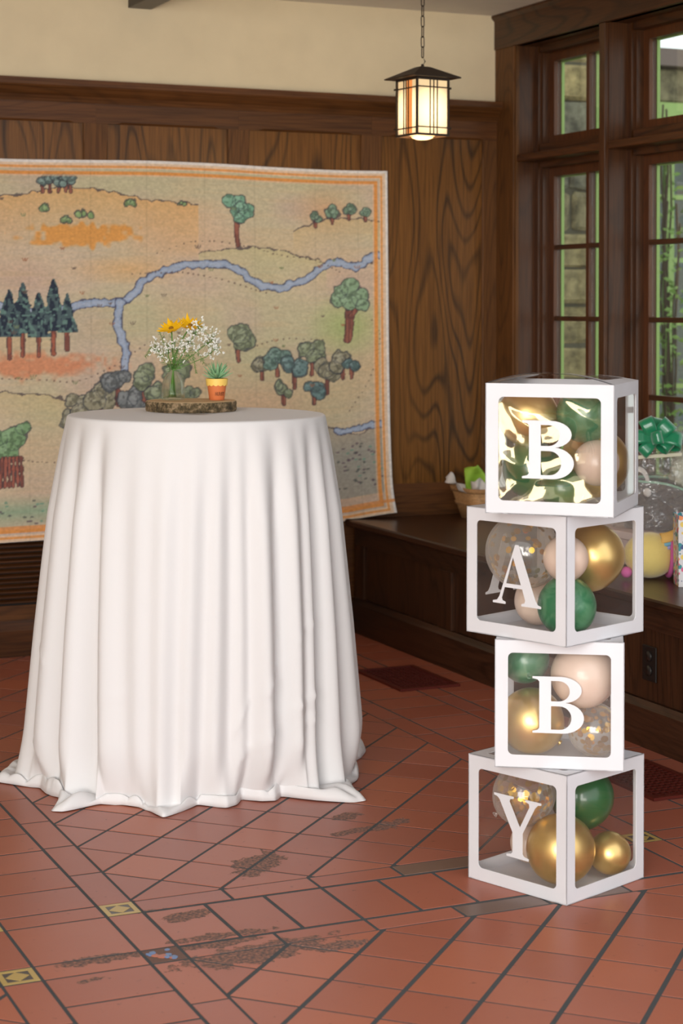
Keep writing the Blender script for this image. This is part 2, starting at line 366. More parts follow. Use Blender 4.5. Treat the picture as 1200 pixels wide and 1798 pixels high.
for xs in (.860, 1.170, .860+PER, 1.170+PER, 1.170-PER):
    for ys in (3.585, 3.903):
        deco(xs, ys if ys < 3.7 else 3.9, 1 if (xs == 1.170 and ys == 3.585) else 0)

# floor registers
red_metal = simple('painted_red_iron', lin((104,38,28)), .5, metal=.3); dark_m = simple('dark_void', lin((16,12,11)), .8)
def register(name, label, x0, x1, y0, y1):
    t = thing(name, label, 'vent', ((x0+x1)/2, (y0+y1)/2, 0)); hx, hy = (x1-x0)/2, (y1-y0)/2
    f = MB(); e = .017
    for a in ((-hx,hx,-hy,-hy+e),(-hx,hx,hy-e,hy),(-hx,-hx+e,-hy+e,hy-e),(hx-e,hx,-hy+e,hy-e)): f.box(*a, .0006, .009)
    f.obj('frame', red_metal, t)
    g = MB(); g.box(-hx+e, hx-e, -hy+e, hy-e, .0006, .0015, 0); g.obj('backing', dark_m, t)
    n = 15
    b = MB()
    for k in range(1, n):
        y = -hy+e+(2*hy-2*e)*k/n; b.box(-hx+e, hx-e, y-.002, y+.002, .0015, .006)
    for k in range(1, 9):
        x = -hx+e+(2*hx-2*e)*k/9; b.box(x-.002, x+.002, -hy+e, hy-e, .0016, .0062)
    tag(b.obj('grid', red_metal, t), kind='stuff')
register('floor_register', 'dark red iron floor vent between the table and the bench, by the back wall', 2.790, 3.025, 5.765, 6.145)
register('floor_register', 'dark red iron floor vent at the right edge behind the lowest box', 2.806, 3.03, 4.214, 4.592)

# ------------------------------------------------------------------ walls
YB = 6.95; XR = 3.82; ZC = 2.592
mb = MB(); mb.box(-3.2, 4.1, YB, YB+.14, -.1, 2.9)
wall_back = struct('wall_back', 'cream plaster wall above dark oak panelling', mb, plaster)
mb = MB(); mb.box(-3.2, 4.02, 2.0, 7.05, ZC, ZC+.12); ceiling = struct('ceiling', 'pale plaster ceiling', mb, ceil_m)
# panelling parts on the back wall
stx = [(-.08+.0,.02), (.5,.59), (1.23,1.33)]
st = [(.73,.82),(1.36,1.452),(1.982,2.079),(2.580,2.671),(3.170,3.264),(3.741,3.83)]
def chbar(x0, x1, z0, z1, y0, depth, stops, axis='z', c=.012):
    # bar whose long front edges carry a stopped chamfer between the stop distances
    m = MB(); yf = y0-depth
    if axis == 'z':
        secs = [(z0,0),(z0+stops,0),(z0+stops+.02,c),(z1-stops-.02,c),(z1-stops,0),(z1,0)]
        V = []
        for z, q in secs: V += [(x0,y0,z),(x0,yf+q+1e-4,z),(x0+q+1e-4,yf,z),(x1-q-1e-4,yf,z),(x1,yf+q+1e-4,z),(x1,y0,z)]
    else:
        secs = [(x0,0),(x0+stops,0),(x0+stops+.02,c),(x1-stops-.02,c),(x1-stops,0),(x1,0)]
        V = []
        for x, q in secs: V += [(x,y0,z1),(x,yf,z1),(x,yf,z0+q+1e-4),(x,yf+q+1e-4,z0),(x,y0,z0),(x,y0,(z0+z1)/2)]
    Fs = [[i*6+k, i*6+(k+1)%6, (i+1)*6+(k+1)%6, (i+1)*6+k] for i in range(5) for k in range(6)]+[list(range(6)), list(range(30,36))]
    return m.add(V, Fs)
for a, b in st:
    chbar(a, b, .60, 2.056, YB, .016, .06, 'z', .004).obj('stile', oak_zs, wall_back)
prev = None
edges = [.2]+[e for s_ in st for e in s_]+[3.83]
for i in range(len(st)):
    a = edges[2*i] if i else .2
    x0p = (st[i-1][1] if i else .2); x1p = st[i][0]
    m = MB(); m.box(x0p-.004, x1p+.004, YB-.006, YB, .60, 2.056); m.obj('panel', oak_z, wall_back)
    xa = x0p-(st[i-1][1]-st[i-1][0])/2 if i else x0p; xc = x1p+(st[i][1]-st[i][0])/2; xc = 3.83 if i == len(st)-1 else xc
    chbar(xa, xc-.0004, 2.056, 2.133, YB, .018, .085, 'x', .007).obj('rail', oak_x, wall_back)
m = MB(); m.box(.2, 3.83, YB-.014, YB, .46, .60); m.obj('bottom_rail', oak_x, wall_back)
# plate rail
prof = [(YB,2.133),(YB-.022,2.133),(YB-.026,2.142),(YB-.034,2.156),(YB-.05,2.170),(YB-.06,2.182),(YB-.066,2.186),(YB-.07,2.192),(YB-.07,2.217),(YB,2.217)]
m = MB(); m.prism(prof, .2, XR+.035, axis='x'); struct('trim_1', 'moulded dark oak plate rail along the back wall', m, oak_x)
prof = [(YB,0),(YB-.03,0),(YB-.03,.10),(YB-.024,.118),(YB-.018,.139),(YB,.139)]
m = MB(); m.prism(prof, -.5, XB+.02, axis='x'); struct('baseboard_back', 'dark oak baseboard under the radiator grille', m, oak_dx)
m = MB(); m.box(-.5, XB+.02, YB-.012, YB, .139, .195)
m.box(2.60, XB+.02, YB-.012, YB, .195, .46); m.obj('lower_panel', oak_x, wall_back)
m = MB(); m.box(-.5, 2.6, YB-.004, YB, .195, .46); gr = m.obj('radiator_grille', dark_m, wall_back)
for k in range(13):
    m = MB(); z = .205+k*.0196
    m.add([(-.5,YB-.004,z+.010),(2.6,YB-.004,z+.010),(2.6,YB-.02,z),(-.5,YB-.02,z),(-.5,YB-.004,z+.014),(2.6,YB-.004,z+.014),(2.6,YB-.02,z+.006),(-.5,YB-.02,z+.006)],
          [(0,1,2,3),(4,5,6,7),(0,1,5,4),(1,2,6,5),(2,3,7,6),(3,0,4,7)]); m.obj('slat', oak_dx, gr)
# ceiling beam
m = MB(); m.cbox(2.166, 2.262, 2.1, YB-.001, 2.517, ZC-.0005, .002); struct('trim_2', 'dark stained ceiling beam running toward the back wall', m, wood('beam_wood','y',lin((30,20,16)),lin((58,42,34)),lin((70,52,42))))

# right wall: casing, posts, transom, openings
yP1 = (6.070, 6.112); openings = [(6.112, 6.785), (5.397, 6.070), (4.68, 5.355)]
ZS, ZH = .66, 2.445
mb = MB()
mb.box(XR, XR+.14, 4.4, YB, 0, ZS-.02)
mb.box(XR, XR+.14, 1.6, 4.68, 0, ZC)
mb.box(XR+.002, XR+.17, 4.4, YB, ZH, ZC)
mb.box(XR+.002, XR+.17, 6.785, YB, ZS-.03, ZC)
mb2 = MB(); mb2.box(-3.2, -3.06, .3, YB, -.1, 2.9); struct('added_wall_left', 'added plaster wall out of view at the left, holding back sky light', mb2, plaster)  # unseen wall added to keep sky light off the back of the room
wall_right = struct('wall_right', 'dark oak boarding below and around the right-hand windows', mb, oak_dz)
m = MB(); m.cbox(XR-.012, XR+.01, 6.787, YB-.001, .62, ZH+.002, .002); m.box(XR-.004, XR+.01, 6.779, 6.7869, .66, ZH); m.obj('corner_casing', oak_zs, wall_right)
m = MB(); m.prism([(XR-.016,ZH),(XR+.03,ZH),(XR+.03,ZC-.0005),(XR-.03,ZC-.0005),(XR-.03,ZC-.012),(XR-.022,ZC-.02),(XR-.016,ZC-.026)], 4.5, YB-.0005, axis='y'); struct('trim_3', 'wide dark oak head casing over the windows', m, oak_dy)
for i, (a, b) in enumerate(((6.070,6.112),(5.355,5.397))):
    m = MB(); m.cbox(XR-.012, XR+.15, a, b, .62, ZH-.0005, .002); struct('trim_%d' % (4+i), 'dark oak post between window openings', m, oak_dz)
m = MB(); m.cbox(XR-.03, XR+.16, 4.5, YB-.001, .63, ZS, .003); struct('trim_6', 'dark oak window sill behind the gifts', m, oak_dy)
glass_m, nt, b_ = mat('window_glass')
nt.nodes.remove(b_); L = nt.links.new
tr = N(nt,'ShaderNodeBsdfTransparent'); tr.inputs[0].default_value = (.86,.89,.86,1); gl = N(nt,'ShaderNodeBsdfGlossy'); gl.inputs['Roughness'].default_value = .01
fz = facing(nt, .05, .75); mxs = N(nt,'ShaderNodeMixShader'); L(fz.outputs[0], mxs.inputs[0]); L(tr.outputs[0], mxs.inputs[1]); L(gl.outputs[0], mxs.inputs[2]); L(mxs.outputs[0], nt.nodes['Material Output'].inputs[0])
lime = simple('lime_green_paint', lin((160,188,108)), .5)
wn = 0
def sash(label, y0, y1, z0, z1, nrow):
    global wn; wn += 1
    t = thing('window_%d' % wn, label, 'window', (XR+.15, (y0+y1)/2, z0)); t['kind'] = 'structure'
    h = (y1-y0)/2; H_ = z1-z0; s = .036
    f = MB(); X0, X1 = -.012, .022
    f.box(X0, X1, -h, -h+s, 0, H_); f.box(X0, X1, h-s, h, 0, H_); f.box(X0, X1, -h+s, h-s, 0, s); f.box(X0, X1, -h+s, h-s, H_-s, H_)
    f.obj('sash_frame', sash_wood, t)
    m = MB(); m.box(X0+.002, X1, -.011, .011, s, H_-s)
    m.obj('muntin', sash_wood, t)
    zz = [s+(H_-2*s)*k/nrow for k in range(nrow+1)]
    for k in range(1, nrow):
        for sg in (-1, 1):
            m = MB(); a, b = (-h+s, -.011) if sg < 0 else (.011, h-s); m.box(X0+.002, X1, a, b, zz[k]-.010, zz[k]+.010); m.obj('muntin', oak_dy, t)
    for k in range(nrow):
        for a, b in ((-h+s+.001, -.012), (.012, h-s-.001)):
            m = MB(); m.box(.004, .007, a, b, zz[k]+(.011 if k else .001), zz[k+1]-(.011 if k < nrow-1 else .001)); m.obj('pane', glass_m, t)
    # painted outer face of the sash
    g = MB(); X0, X1 = .0225, .036; e = .040
    g.box(X0, X1, -h, -h+e, 0, H_); g.box(X0, X1, h-e, h, 0, H_); g.box(X0, X1, -h+e, h-e, 0, e); g.box(X0, X1, -h+e, h-e, H_-e, H_); g.box(X0, X1, -.015, .015, e, H_-e)
    g.obj('outer_frame', lime, t)
for i, (a, b) in enumerate(openings):
    where = ['nearest the back corner', 'to the right of the first post', 'outside the picture beyond the second post'][i]
    # jamb linings and stops
    m = MB(); m.box(XR+.005, XR+.17, b-.004, b, ZS, ZH); m.box(XR+.09, XR+.17, b-.03, b-.004, ZS, ZH); m.box(XR+.105, XR+.17, b-.044, b-.03, ZS, ZH)
    m.box(XR+.005, XR+.17, a, a+.004, ZS, ZH); m.box(XR+.09, XR+.17, a+.004, a+.03, ZS, ZH)
    m.obj('jamb', oak_dz, wall_right)
    m = MB(); m.box(XR+.09, XR+.17, a+.03, b-.044, ZH-.03, ZH); m.obj('head_stop', oak_dy, wall_right)
    m = MB(); m.cbox(XR+.0, XR+.16, a+.004, b-.004, 1.955, 1.985, .003); m.box(XR+.09, XR+.165, a+.03, b-.044, 1.93, 2.03); m.obj('transom_bar', oak_dy, wall_right)
    sash('upper two-pane window %s' % where, a+.03, b-.044, 2.03, 2.415, 1)
    sash('lower multi-pane window %s' % where, a+.03, b-.044, ZS, 1.93, 4)

# ------------------------------------------------------------------ outside
gm = simple('garden_ground', lin((92,96,74)), .95, bump=1, bscale=20)
m = MB(); m.box(4.2, 12, 0, 16, -.4, -.3); struct('floor_outside', 'garden ground outside the windows', m, gm)
stone = []
for i, c in enumerate([(150,136,100),(136,126,98),(164,146,104),(122,118,102)]):
    sm_ = simple('rough_stone_%d' % i, lin(c), .95, bump=1, bscale=26); nt = sm_.node_tree
    tc = N(nt, 'ShaderNodeTexCoord'); nz = N(nt, 'ShaderNodeTexNoise', Scale=11, Detail=6, Roughness=.7); nt.links.new(tc.outputs['Object'], nz.inputs['Vector'])
    rp = N(nt, 'ShaderNodeValToRGB'); e_ = rp.color_ramp.elements; e_[0].position = .35; e_[0].color = (*[v*.35 for v in lin(c)], 1); e_[1].position = .68; e_[1].color = (*[min(1, v*1.35) for v in lin(c)], 1)
    nt.links.new(nz.outputs['Fac'], rp.inputs[0]); nt.links.new(rp.outputs[0], nt.nodes['Principled BSDF'].inputs['Base Color']); stone.append(sm_)
morta = simple('stone_mortar', lin((92,88,74)), .95, bump=.8, bscale=60)
pier = thing('stone_pier', 'rough stone pier outside the window nearest the corner', 'pier', (4.78, 7.7, -.3))
m = MB(); m.box(-.43, -.005, .02, .5, 0, 3.6); m.obj('mortar_core', morta, pier)
z = 0; rs = random.Random(5)
while z < 3.55:
    h = rs.uniform(.17,.26); x = -.45
    cuts = [x, -.16+rs.uniform(-.1,.1), 0+rs.uniform(-.02,.02)] if rs.random() < .6 else [x, rs.uniform(-.03,.03)]
    for a, b in zip(cuts[:-1], cuts[1:]):
        m = MB(); rr_ = rs.uniform(-.012,.012)
        m.cbox(a+.006, b-.006, 0+rr_, .4, z+.006, z+h-.006, .018)
        m.v = [(v[0]+rs.uniform(-.006,.006), v[1]+rs.uniform(-.008,.008), v[2]+rs.uniform(-.006,.006)) for v in m.v]
        m.obj('stone', rs.choice(stone), pier)
    z += h
wing = thing('garden_wing', 'far stone wing of the house with lime-green framed windows', 'building', (5.4, 8.45, -.3))
wl = MB(); wl.box(-1.0, 1.6, .06, .2, 0, .75); wl.obj('base_wall', stone[1], wing); wl = MB(); wl.box(-1.0, 1.6, .06, .2, 2.76, 2.955); wl.obj('upper_wall', stone[1], wing); wl = MB(); wl.box(-1.05, 1.65, -.04, .5, 2.956, 3.05); wl.obj('eave', simple('grey_eave', lin((120,104,98)), .8), wing)
wb = MB(); wb.box(-1.0, 1.6, .3, .32, .75, 2.98); wb.obj('reflection_backdrop', simple('dim_reflection_grey', lin((96,104,98)), .8), wing)  # flat backdrop; pane reflections and dimness are put into its grey-green
bl = MB(); bl.box(-1.0, 1.6, 0, .06, 2.66, 2.76); bl.obj('lintel', lime, wing)
for k in range(6):
    x0 = -.72+k*.36
    g = MB()
    g.box(x0-.022, x0+.022, .05, .1, .75, 2.66)
    for r in range(6):
        zz = .86+r*.347; g.box(x0+.022, x0+.338, .055, .09, zz-.013, zz+.013)
    g.obj('window_frame', lime, wing)
    for r in range(5):
        zz = .86+r*.347; p = MB(); p.box(x0+.024, x0+.336, .072, .076, zz+.014, zz+.333); p.obj('pane', glass_m, wing)
rs = random.Random(11)
for k in range(7):
    x = -1.0+k*.37
    m = MB(); m.cbox(x+.006, x+.364, .02+rs.uniform(0,.02), .0595, 2.765, 2.95, .012); m.obj('stone', rs.choice(stone), wing)
leafm = simple('shrub_leaf', lin((112,146,60)), .5); stemm = simple('shrub_stem', lin((80,66,48)), .8)
def shrub(label, x, y, w_, h, n, seed):
    rs = random.Random(seed); t = thing('climbing_shrub', label, 'shrub', (x, y, -.3), 0, None)
    st_ = MB(); lf = MB()
    for k in range(7):
        px, py = rs.uniform(-w_,w_)*.4, rs.uniform(-.05,.05); pts = [(0,0,0)]
        hh = h*rs.uniform(.7,1)
        for i in range(1, 9): pts.append((px*i/8+rs.uniform(-.02,.02), py*i/8+rs.uniform(-.02,.02), hh*i/8))
        st_.tube(pts, .006, 5)
        for _ in range(n//7):
            a = rs.random(); i = int(a*8); b = Vector(pts[i]).lerp(Vector(pts[min(i+1,8)]), rs.random())
            c = b+Vector((rs.gauss(0,w_*.35), rs.gauss(0,.05), rs.uniform(-.05,.05))); th = rs.uniform(0,2*pi); s = rs.uniform(.014,.03); tz = rs.uniform(-1,1)
            u = Vector((cos(th), sin(th)*.4, tz*.6)).normalized()*s; v = Vector((-sin(th)*.4, .3, 1)).normalized()*s*.5
            lf.add([c-u, c+v, c+u, c-v+Vector((0,.004,0))], [(0,1,2,3)])
    st_.obj('stem', stemm, t); tag(lf.obj('foliage', leafm, t, recalc=False), kind='stuff')
shrub('leafy green climber in front of the far green windows', 5.58, 8.25, .12, 2.9, 420, 3)
shrub('low green bush beside the stone pier outside', 5.05, 8.15, .12, 1.6, 350, 4)

# ------------------------------------------------------------------ window bench
bench = thing('window_bench', 'built-in dark oak window seat along the right wall', 'bench', (3.14, 5.6, 0))
Y0, Y1 = -3.6, YB-.0-5.6-.035
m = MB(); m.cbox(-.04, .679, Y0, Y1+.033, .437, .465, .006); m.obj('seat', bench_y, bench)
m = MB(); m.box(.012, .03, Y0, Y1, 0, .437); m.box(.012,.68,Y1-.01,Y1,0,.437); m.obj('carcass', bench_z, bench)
m = MB(); m.box(-.006, .012, Y0, Y1, .362, .437); m.obj('top_rail', bench_y, bench)
m = MB(); m.prism([(-.02,0),(.012,0),(.012,.14),(-.004,.14),(-.012,.128),(-.02,.12)], Y0, Y1, axis='y'); m.obj('plinth', bench_y, bench)
yy = 6.825; pe = [(6.825,6.155),(6.045,5.375),(5.265,4.40),(4.29,3.5)]
se = [(Y1,6.825-5.6)]+[(pe[i][1]-5.6, pe[i+1][0]-5.6) for i in range(3)]
for a, b in se:
    m = MB(); m.cbox(-.006, .012, b, a, .1402, .3618, .003); m.obj('stile', bench_z, bench)
for a, b in pe:
    m = MB(); m.cbox(.006, .0122, b-5.6+.004, a-5.6-.004, .1402, .3618, .002); m.obj('panel', bench_z, bench)
blk = simple('black_plastic', lin((26,24,24)), .4)
ol = thing('power_outlet', 'black double power outlet on the bench front behind the stacked boxes', 'outlet', (3.145, 4.745, .255))
m = MB(); m.cbox(-.005, 0, -.038, .038, -.054, .054, .002); m.obj('cover_plate', blk, ol)
blk2 = simple('outlet_face', lin((44,40,38)), .3)
for zc in (-.022, .022):
    m = MB(); m.lathe([(0.001,0),(.016,0),(.016,.0025),(.001,.003)], 20)
    m.v = [(-.005-v[2], v[0], v[1]+zc) for v in m.v]; m.obj('socket', blk2, ol)

# ------------------------------------------------------------------ hanging tapestry
NX, NZ = 620, 452
X0, X1, Zt, Zb = 1.28, 3.285, 1.912, .452
gx = np.linspace(0, 1, NX); gz = np.linspace(0, 1, NZ); GX, GZ = np.meshgrid(gx, gz)
X = X0+(X1-X0)*GX; Z = Zb+(Zt-Zb)*GZ
px = (X-1.657)/.002407; py = 275+(Zt-Z)/.00217
# gentle sag, side ripple, and a lifted lower corner lying over the bench end
Xw = X+ .012*(1-GZ)*GX + .012*np.clip(1-GZ*10, 0, 1)**2*GX**8
Zw = Z - .006*np.sin(GX*9)*GZ + .012*(1-GZ)*np.sin(GX*14+1)*np.clip((GX-.6)*2.5,0,1) - .014*(1-GZ)*np.clip(1-GX*1.2,0,1)
right = np.clip((GX-.90)/.1, 0, 1)
Zw += (1-GZ)*.028*right
Yw = YB-.024-.010*(1-GZ)-.006*np.sin(GX*11+1)*(1-GZ)-.003*np.sin(GX*37+GZ*3) - .02*(1-GZ)**4*(1+np.sin(GX*21))*.5 - .03*right*(1-GZ)**6
Zw = np.where((Xw > 3.09) & (Zw < .469), .469, Zw)
rng = np.random.RandomState(4)
def vnoise(a, b, sx, sy, seed):
    r = np.random.RandomState(seed).rand(64, 64); u = (a/sx) % 63; v = (b/sy) % 63
    i = u.astype(int); j = v.astype(int); fu = u-i; fv = v-j; fu = fu*fu*(3-2*fu); fv = fv*fv*(3-2*fv)
    return (r[j,i]*(1-fu)+r[j,(i+1)%64]*fu)*(1-fv)+(r[(j+1)%64,i]*(1-fu)+r[(j+1)%64,(i+1)%64]*fu)*fv
PXn = px+400; img = np.zeros(px.shape+(3,)); img[:] = (198,176,150)
def blend(mask, col, a=1.0):
    k = np.clip(mask, 0, 1)[..., None]*a; img[:] = img*(1-k)+np.array(col, float)*k
blend(np.clip(vnoise(PXn, py, 120, 80, 1)*1.6-.5, 0, 1), (178,178,134), .7)
blend(np.clip(vnoise(PXn, py, 140, 60, 2)*1.6-.75, 0, 1), (208,164,118), .6)
blend(np.clip(vnoise(PXn, py, 90, 70, 8)*1.6-.9, 0, 1), (186,156,146), .8)
blend(np.clip(vnoise(PXn+py*.6, py, 60, 4, 3)-.55, 0, 1), (206,168,120), .5)
blend(np.clip(vnoise(PXn, py, 60, 3, 9)-.62, 0, 1), (150,140,110), .4)
def seg(pts):
    d = np.full(px.shape, 1e9)
    for (x0, y0), (x1, y1) in zip(pts[:-1], pts[1:]):
        dx, dy = x1-x0, y1-y0; t = np.clip(((px-x0)*dx+(py-y0)*dy)/(dx*dx+dy*dy+1e-9), 0, 1)
        d = np.minimum(d, np.hypot(px-x0-t*dx, py-y0-t*dy))
    return d
def smooth_path(pts, n=10, jit=3, seed=0):
    r = random.Random(seed); out = []
    P = [pts[0]]+list(pts)+[pts[-1]]
    for i in range(1, len(P)-2):
        for k in range(n):
            t = k/n; q = [.5*((2*P[i][c])+(-P[i-1][c]+P[i+1][c])*t+(2*P[i-1][c]-5*P[i][c]+4*P[i+1][c]-P[i+2][c])*t*t+(-P[i-1][c]+3*P[i][c]-3*P[i+1][c]+P[i+2][c])*t**3) for c in (0,1)]
            out.append((q[0]+r.uniform(-jit,jit), q[1]+r.uniform(-jit,jit)))
    out.append(pts[-1]); return out
wob = (vnoise(PXn, py, 9, 9, 12)-.5)
def river(pts, w_, seed):
    d = seg(smooth_path(pts, 6, 2.5, seed))+wob*5
    blend(d < w_+2.2, (62,66,92), .85); blend(d < w_, (138,156,186)); blend((d < w_*.55), (160,172,192), .7)
# hills and sandy ground
def hill(pts, col, depth, a=.6):
    xs, ys = zip(*pts); y = np.interp(px, xs, ys)+wob*8; d = py-y; on = (px >= xs[0]) & (px <= xs[-1])
    blend(np.where(on & (d > 0), np.clip(1-d/depth, 0, 1), 0), col, a); blend(on & (np.abs(d) < 1.3), (70,62,66), .8)
hill([(-160,350),(-60,345),(20,338),(100,322),(170,330),(240,345),(330,352)], (216,162,100), 110, .8)
hill([(330,440),(420,425),(480,432),(560,452)], (184,178,128), 60)
hill([(-160,690),(-40,680),(60,690),(130,705)], (190,170,120), 60)
hill([(560,765),(620,785),(690,770)], (150,140,124), 120, .8)
blend(np.clip(1-np.hypot((px-40)/150, (py-640)/26)+wob*.6, 0, .5)*2, (206,116,78), .75)
blend(np.clip(1-np.hypot((px-130)/95, (py-410)/24)+wob*.8, 0, .35)*3, (218,140,62), .85)
blend(np.clip(1-np.hypot((px-600)/80, (py-575)/70), 0, 1), (156,176,104), .9)
blend(np.clip(1-np.hypot((px-210)/120, (py-470)/30), 0, 1), (220,160,96), .6)
blend(np.clip(1-np.hypot((px-560)/70, (py-350)/50), 0, 1), (206,150,110), .7)
river([(-160,500),(-60,520),(60,548),(140,532),(200,526),(250,482),(320,462),(385,462),(430,492),(476,500),(530,478),(575,452),(618,462),(655,440),(700,446)], 5.5, 1)
river([(196,528),(190,570),(204,615),(200,668)], 6, 2)
river([(575,772),(612,778),(640,772),(690,776)], 4, 5)
def trunk(pts, w_, col=(140,84,70)):
    d = seg(pts)+wob*3; blend(d < w_+1.6, (66,48,52), .85); blend(d < w_, col); blend(vnoise(PXn, py, 3, 30, 5) * (d < w_) > .55, (96,60,56), .7)
def crown(blobs, col, seed, outline=(48,52,60)):
    d = np.full(px.shape, 1e9)
    for bx, by, br in blobs: d = np.minimum(d, np.hypot(px-bx, py-by)-br+wob*6)
    m = d < 0
    blend(d < 1.5, outline, .7); blend(d < -.5, col)
    for bx, by, br in blobs:
        e = np.hypot(px-bx, py-by)-br+wob*6
        blend(m & (np.abs(e) < 1.0), outline, .42); blend(m & (e < -2) & (px < bx) & (py < by), tuple(min(255, c+26) for c in col), .6)
    blend(m & (vnoise(PXn, py, 5, 5, seed) > .62), tuple(int(c*.62) for c in col), .6)
def tree(x, yb, h, w_, col, seed, n=6, tw=4):
    r = random.Random(seed); trunk([(x, yb), (x+r.uniform(-3,3), yb-h*.55)], tw)
    crown([(x+r.uniform(-.4,.4)*w_, yb-h*r.uniform(.5,.9), w_*r.uniform(.22,.34)) for _ in range(n)], col, seed)
def pine(x, yb, h, w_, seed):
    r = random.Random(seed); trunk([(x, yb), (x, yb-h*.5)], 2.6, (150,82,64))
    t = np.clip((yb-py)/h, 0, 1); half = w_*np.where(t > .3, np.clip((1.02-t)*1.15, 0, 1)**.7, 0)*(.75+.5*vnoise(PXn, py, 6, 7, seed))
    m = (np.abs(px-x) < half) & (t > .3) & (t < 1)
    blend(m, (66,84,88)); blend(m & (vnoise(PXn, py, 4, 6, seed+1) > .55), (34,40,54), .9); blend(m & (vnoise(PXn, py, 5, 5, seed+2) > .72), (92,126,118), .9)
for i, (x, yb, h, w_) in enumerate([(-60,640,150,26),(-20,628,140,24),(12,624,120,24),(34,620,128,24),(60,622,112,22),(84,618,132,22),(106,612,100,18)]): pine(x, yb, h, w_, 20+i)
for i, x in enumerate((66,78,92,104,112)): tree(x, 332, 30, 22, (112,136,130), 60+i, 3, 1.6)
tree(398, 424, 96, 42, (110,158,132), 3, 9, 3)
trunk([(600,600),(604,560),(602,520)], 7); trunk([(606,556),(622,538)], 3)
crown([(604,500,18),(584,522,16),(622,520,16),(602,528,15),(628,536,11),(588,506,13)], (126,156,122), 9)
hill([(500,392),(560,372),(620,366),(690,380)], (196,166,116), 50)
for i, (x, y, s_) in enumerate(((540,366,11),(572,356,14),(604,350,12),(634,356,10))): trunk([(x, y+s_*1.6), (x, y)], 2); crown([(x-s_*.4,y,s_*.6),(x+s_*.4,y+2,s_*.6),(x,y-s_*.4,s_*.6)], (112,140,116), 90+i)
rt = random.Random(9)
for i, (x, y, s_) in enumerate([(108,745,24),(122,715,22),(160,700,26),(190,672,24),(215,705,24),(235,668,22),(262,690,26),(290,664,22),(310,700,20),(440,640,18),(468,630,20),(500,650,22),(532,626,22),(560,660,24),(590,640,20),(606,652,14),(536,690,18),(480,690,16),(398,596,24)]):
    trunk([(x, y+s_*1.7), (x, y)], 3)
    crown([(x+rt.uniform(-.6,.6)*s_, y+rt.uniform(-.6,.5)*s_, s_*rt.uniform(.5,.75)) for _ in range(5)], rt.choice([(104,134,124),(140,136,112),(96,124,124),(128,140,110),(110,116,118)]), 30+i)
crown([(-12,770,20),(18,765,20),(34,750,12),(8,790,18)], (112,148,104), 77)
for k in range(7): trunk([(-10+k*7, 850), (-6+k*6, 800)], 1.8, (150,84,70))
for (x, y, rx, ry) in [(105,382,10,6),(135,372,24,6),(212,352,14,5),(70,362,8,5),(300,352,12,3),(-40,372,16,6)]:
    crown([(x-rx*.4,y,ry),(x+rx*.4,y,ry),(x,y-2,ry)], (126,156,100), int(x)+200)
def dotted(pts, col=(90,70,66), gap=7):
    P = smooth_path(pts, 14, .6, 3); acc = 0
    for a, b in zip(P[:-1], P[1:]):
        acc += math.hypot(b[0]-a[0], b[1]-a[1])
        if acc > gap: acc = 0; blend(np.hypot((px-b[0])/1.9, (py-b[1])/1.2) < 1, col, .8)
for pth in ([(250,445),(330,418),(420,426),(470,438),(540,448),(585,470)],[(-100,660),(40,662),(120,668),(190,640),(250,600),(330,590)],[(0,800),(90,812),(140,806)],[(560,600),(480,596),(420,612)],[(205,480),(320,478),(450,510)],[(640,560),(660,600),(640,680),(600,740)],[(-120,560),(-60,590)]): dotted(pth)
rg = random.Random(21)
def tuft(x, y, s_, col):
    for k in range(3): blend(seg([(x+(k-1)*s_*.5, y), (x+(k-1)*s_*1.0, y-s_)]) < .9, col, .8)
for _ in range(46):                     # grass tufts, short rocks and scrub marks
    x, y = rg.uniform(-100,650), rg.uniform(310,690); tuft(x, y, rg.uniform(2.5,5), rg.choice([(92,76,70),(110,120,84),(150,92,66)]))
blend(np.clip(1-np.abs(py-895)/30, 0, 1)*(px < 140), (132,160,130), .9)
blend(np.clip((py-780)/40, 0, 1)*(px > 560)*(py < 905), (140,140,130), .8)
for _ in range(110):
    x, y = rg.choice([(rg.uniform(-140,150), rg.uniform(874,918)), (rg.uniform(575,660), rg.uniform(800,890))]); blend(np.hypot((px-x)/3.2, (py-y)/1.8) < 1, rg.choice([(70,76,74),(96,140,120),(84,70,80)]), .75)
# border lines
dt = py-275; drr = (X1-X)/.00238; db = (Z-Zb)/.00217
e = np.minimum(np.minimum(dt, drr), db+4)
blend((db < 22)*(px < 600), (196,174,160), 1); 
blend(e < 16, (222,190,158)); blend((np.abs(e-12) < 2.2), (222,142,72), .9); blend(np.abs(e-23) < 3.2, (220,134,60), .9); blend((e > 26) & (e < 29), (222,176,140), .6)
blend(e < 5, (226,218,212)); blend(np.abs(db-24) < 3, (220,134,70), .8)
img *= (.97+.10*vnoise(PXn, py, 3, 3, 40))[..., None]; img *= (.95+.09*vnoise(PXn+py, py-PXn*.3+900, 5, 2.2, 41))[..., None]
for fx in (-50, 45, 145, 240, 340, 430, 540, 620): img *= (1-.05*(np.abs(px-fx) < 1.4))[..., None]
img = 255*(img/255)**.82; c = np.clip(img/255, 0, 1); c = np.where(c <= .04045, c/12.92, ((c+.055)/1.055)**2.4)
me = bpy.data.meshes.new('wall_hanging'); nv = NX*NZ
co = np.stack([Xw, Yw, Zw], -1).reshape(-1, 3).copy(); org = np.array([2.28, YB-.03, Zt]); co -= org
ii = (np.arange(NZ-1)[:, None]*NX+np.arange(NX-1)[None, :]).ravel(); quads = np.stack([ii, ii+1, ii+NX+1, ii+NX], -1)
me.vertices.add(nv); me.vertices.foreach_set('co', co.ravel()); me.loops.add(quads.size); me.loops.foreach_set('vertex_index', quads.ravel())
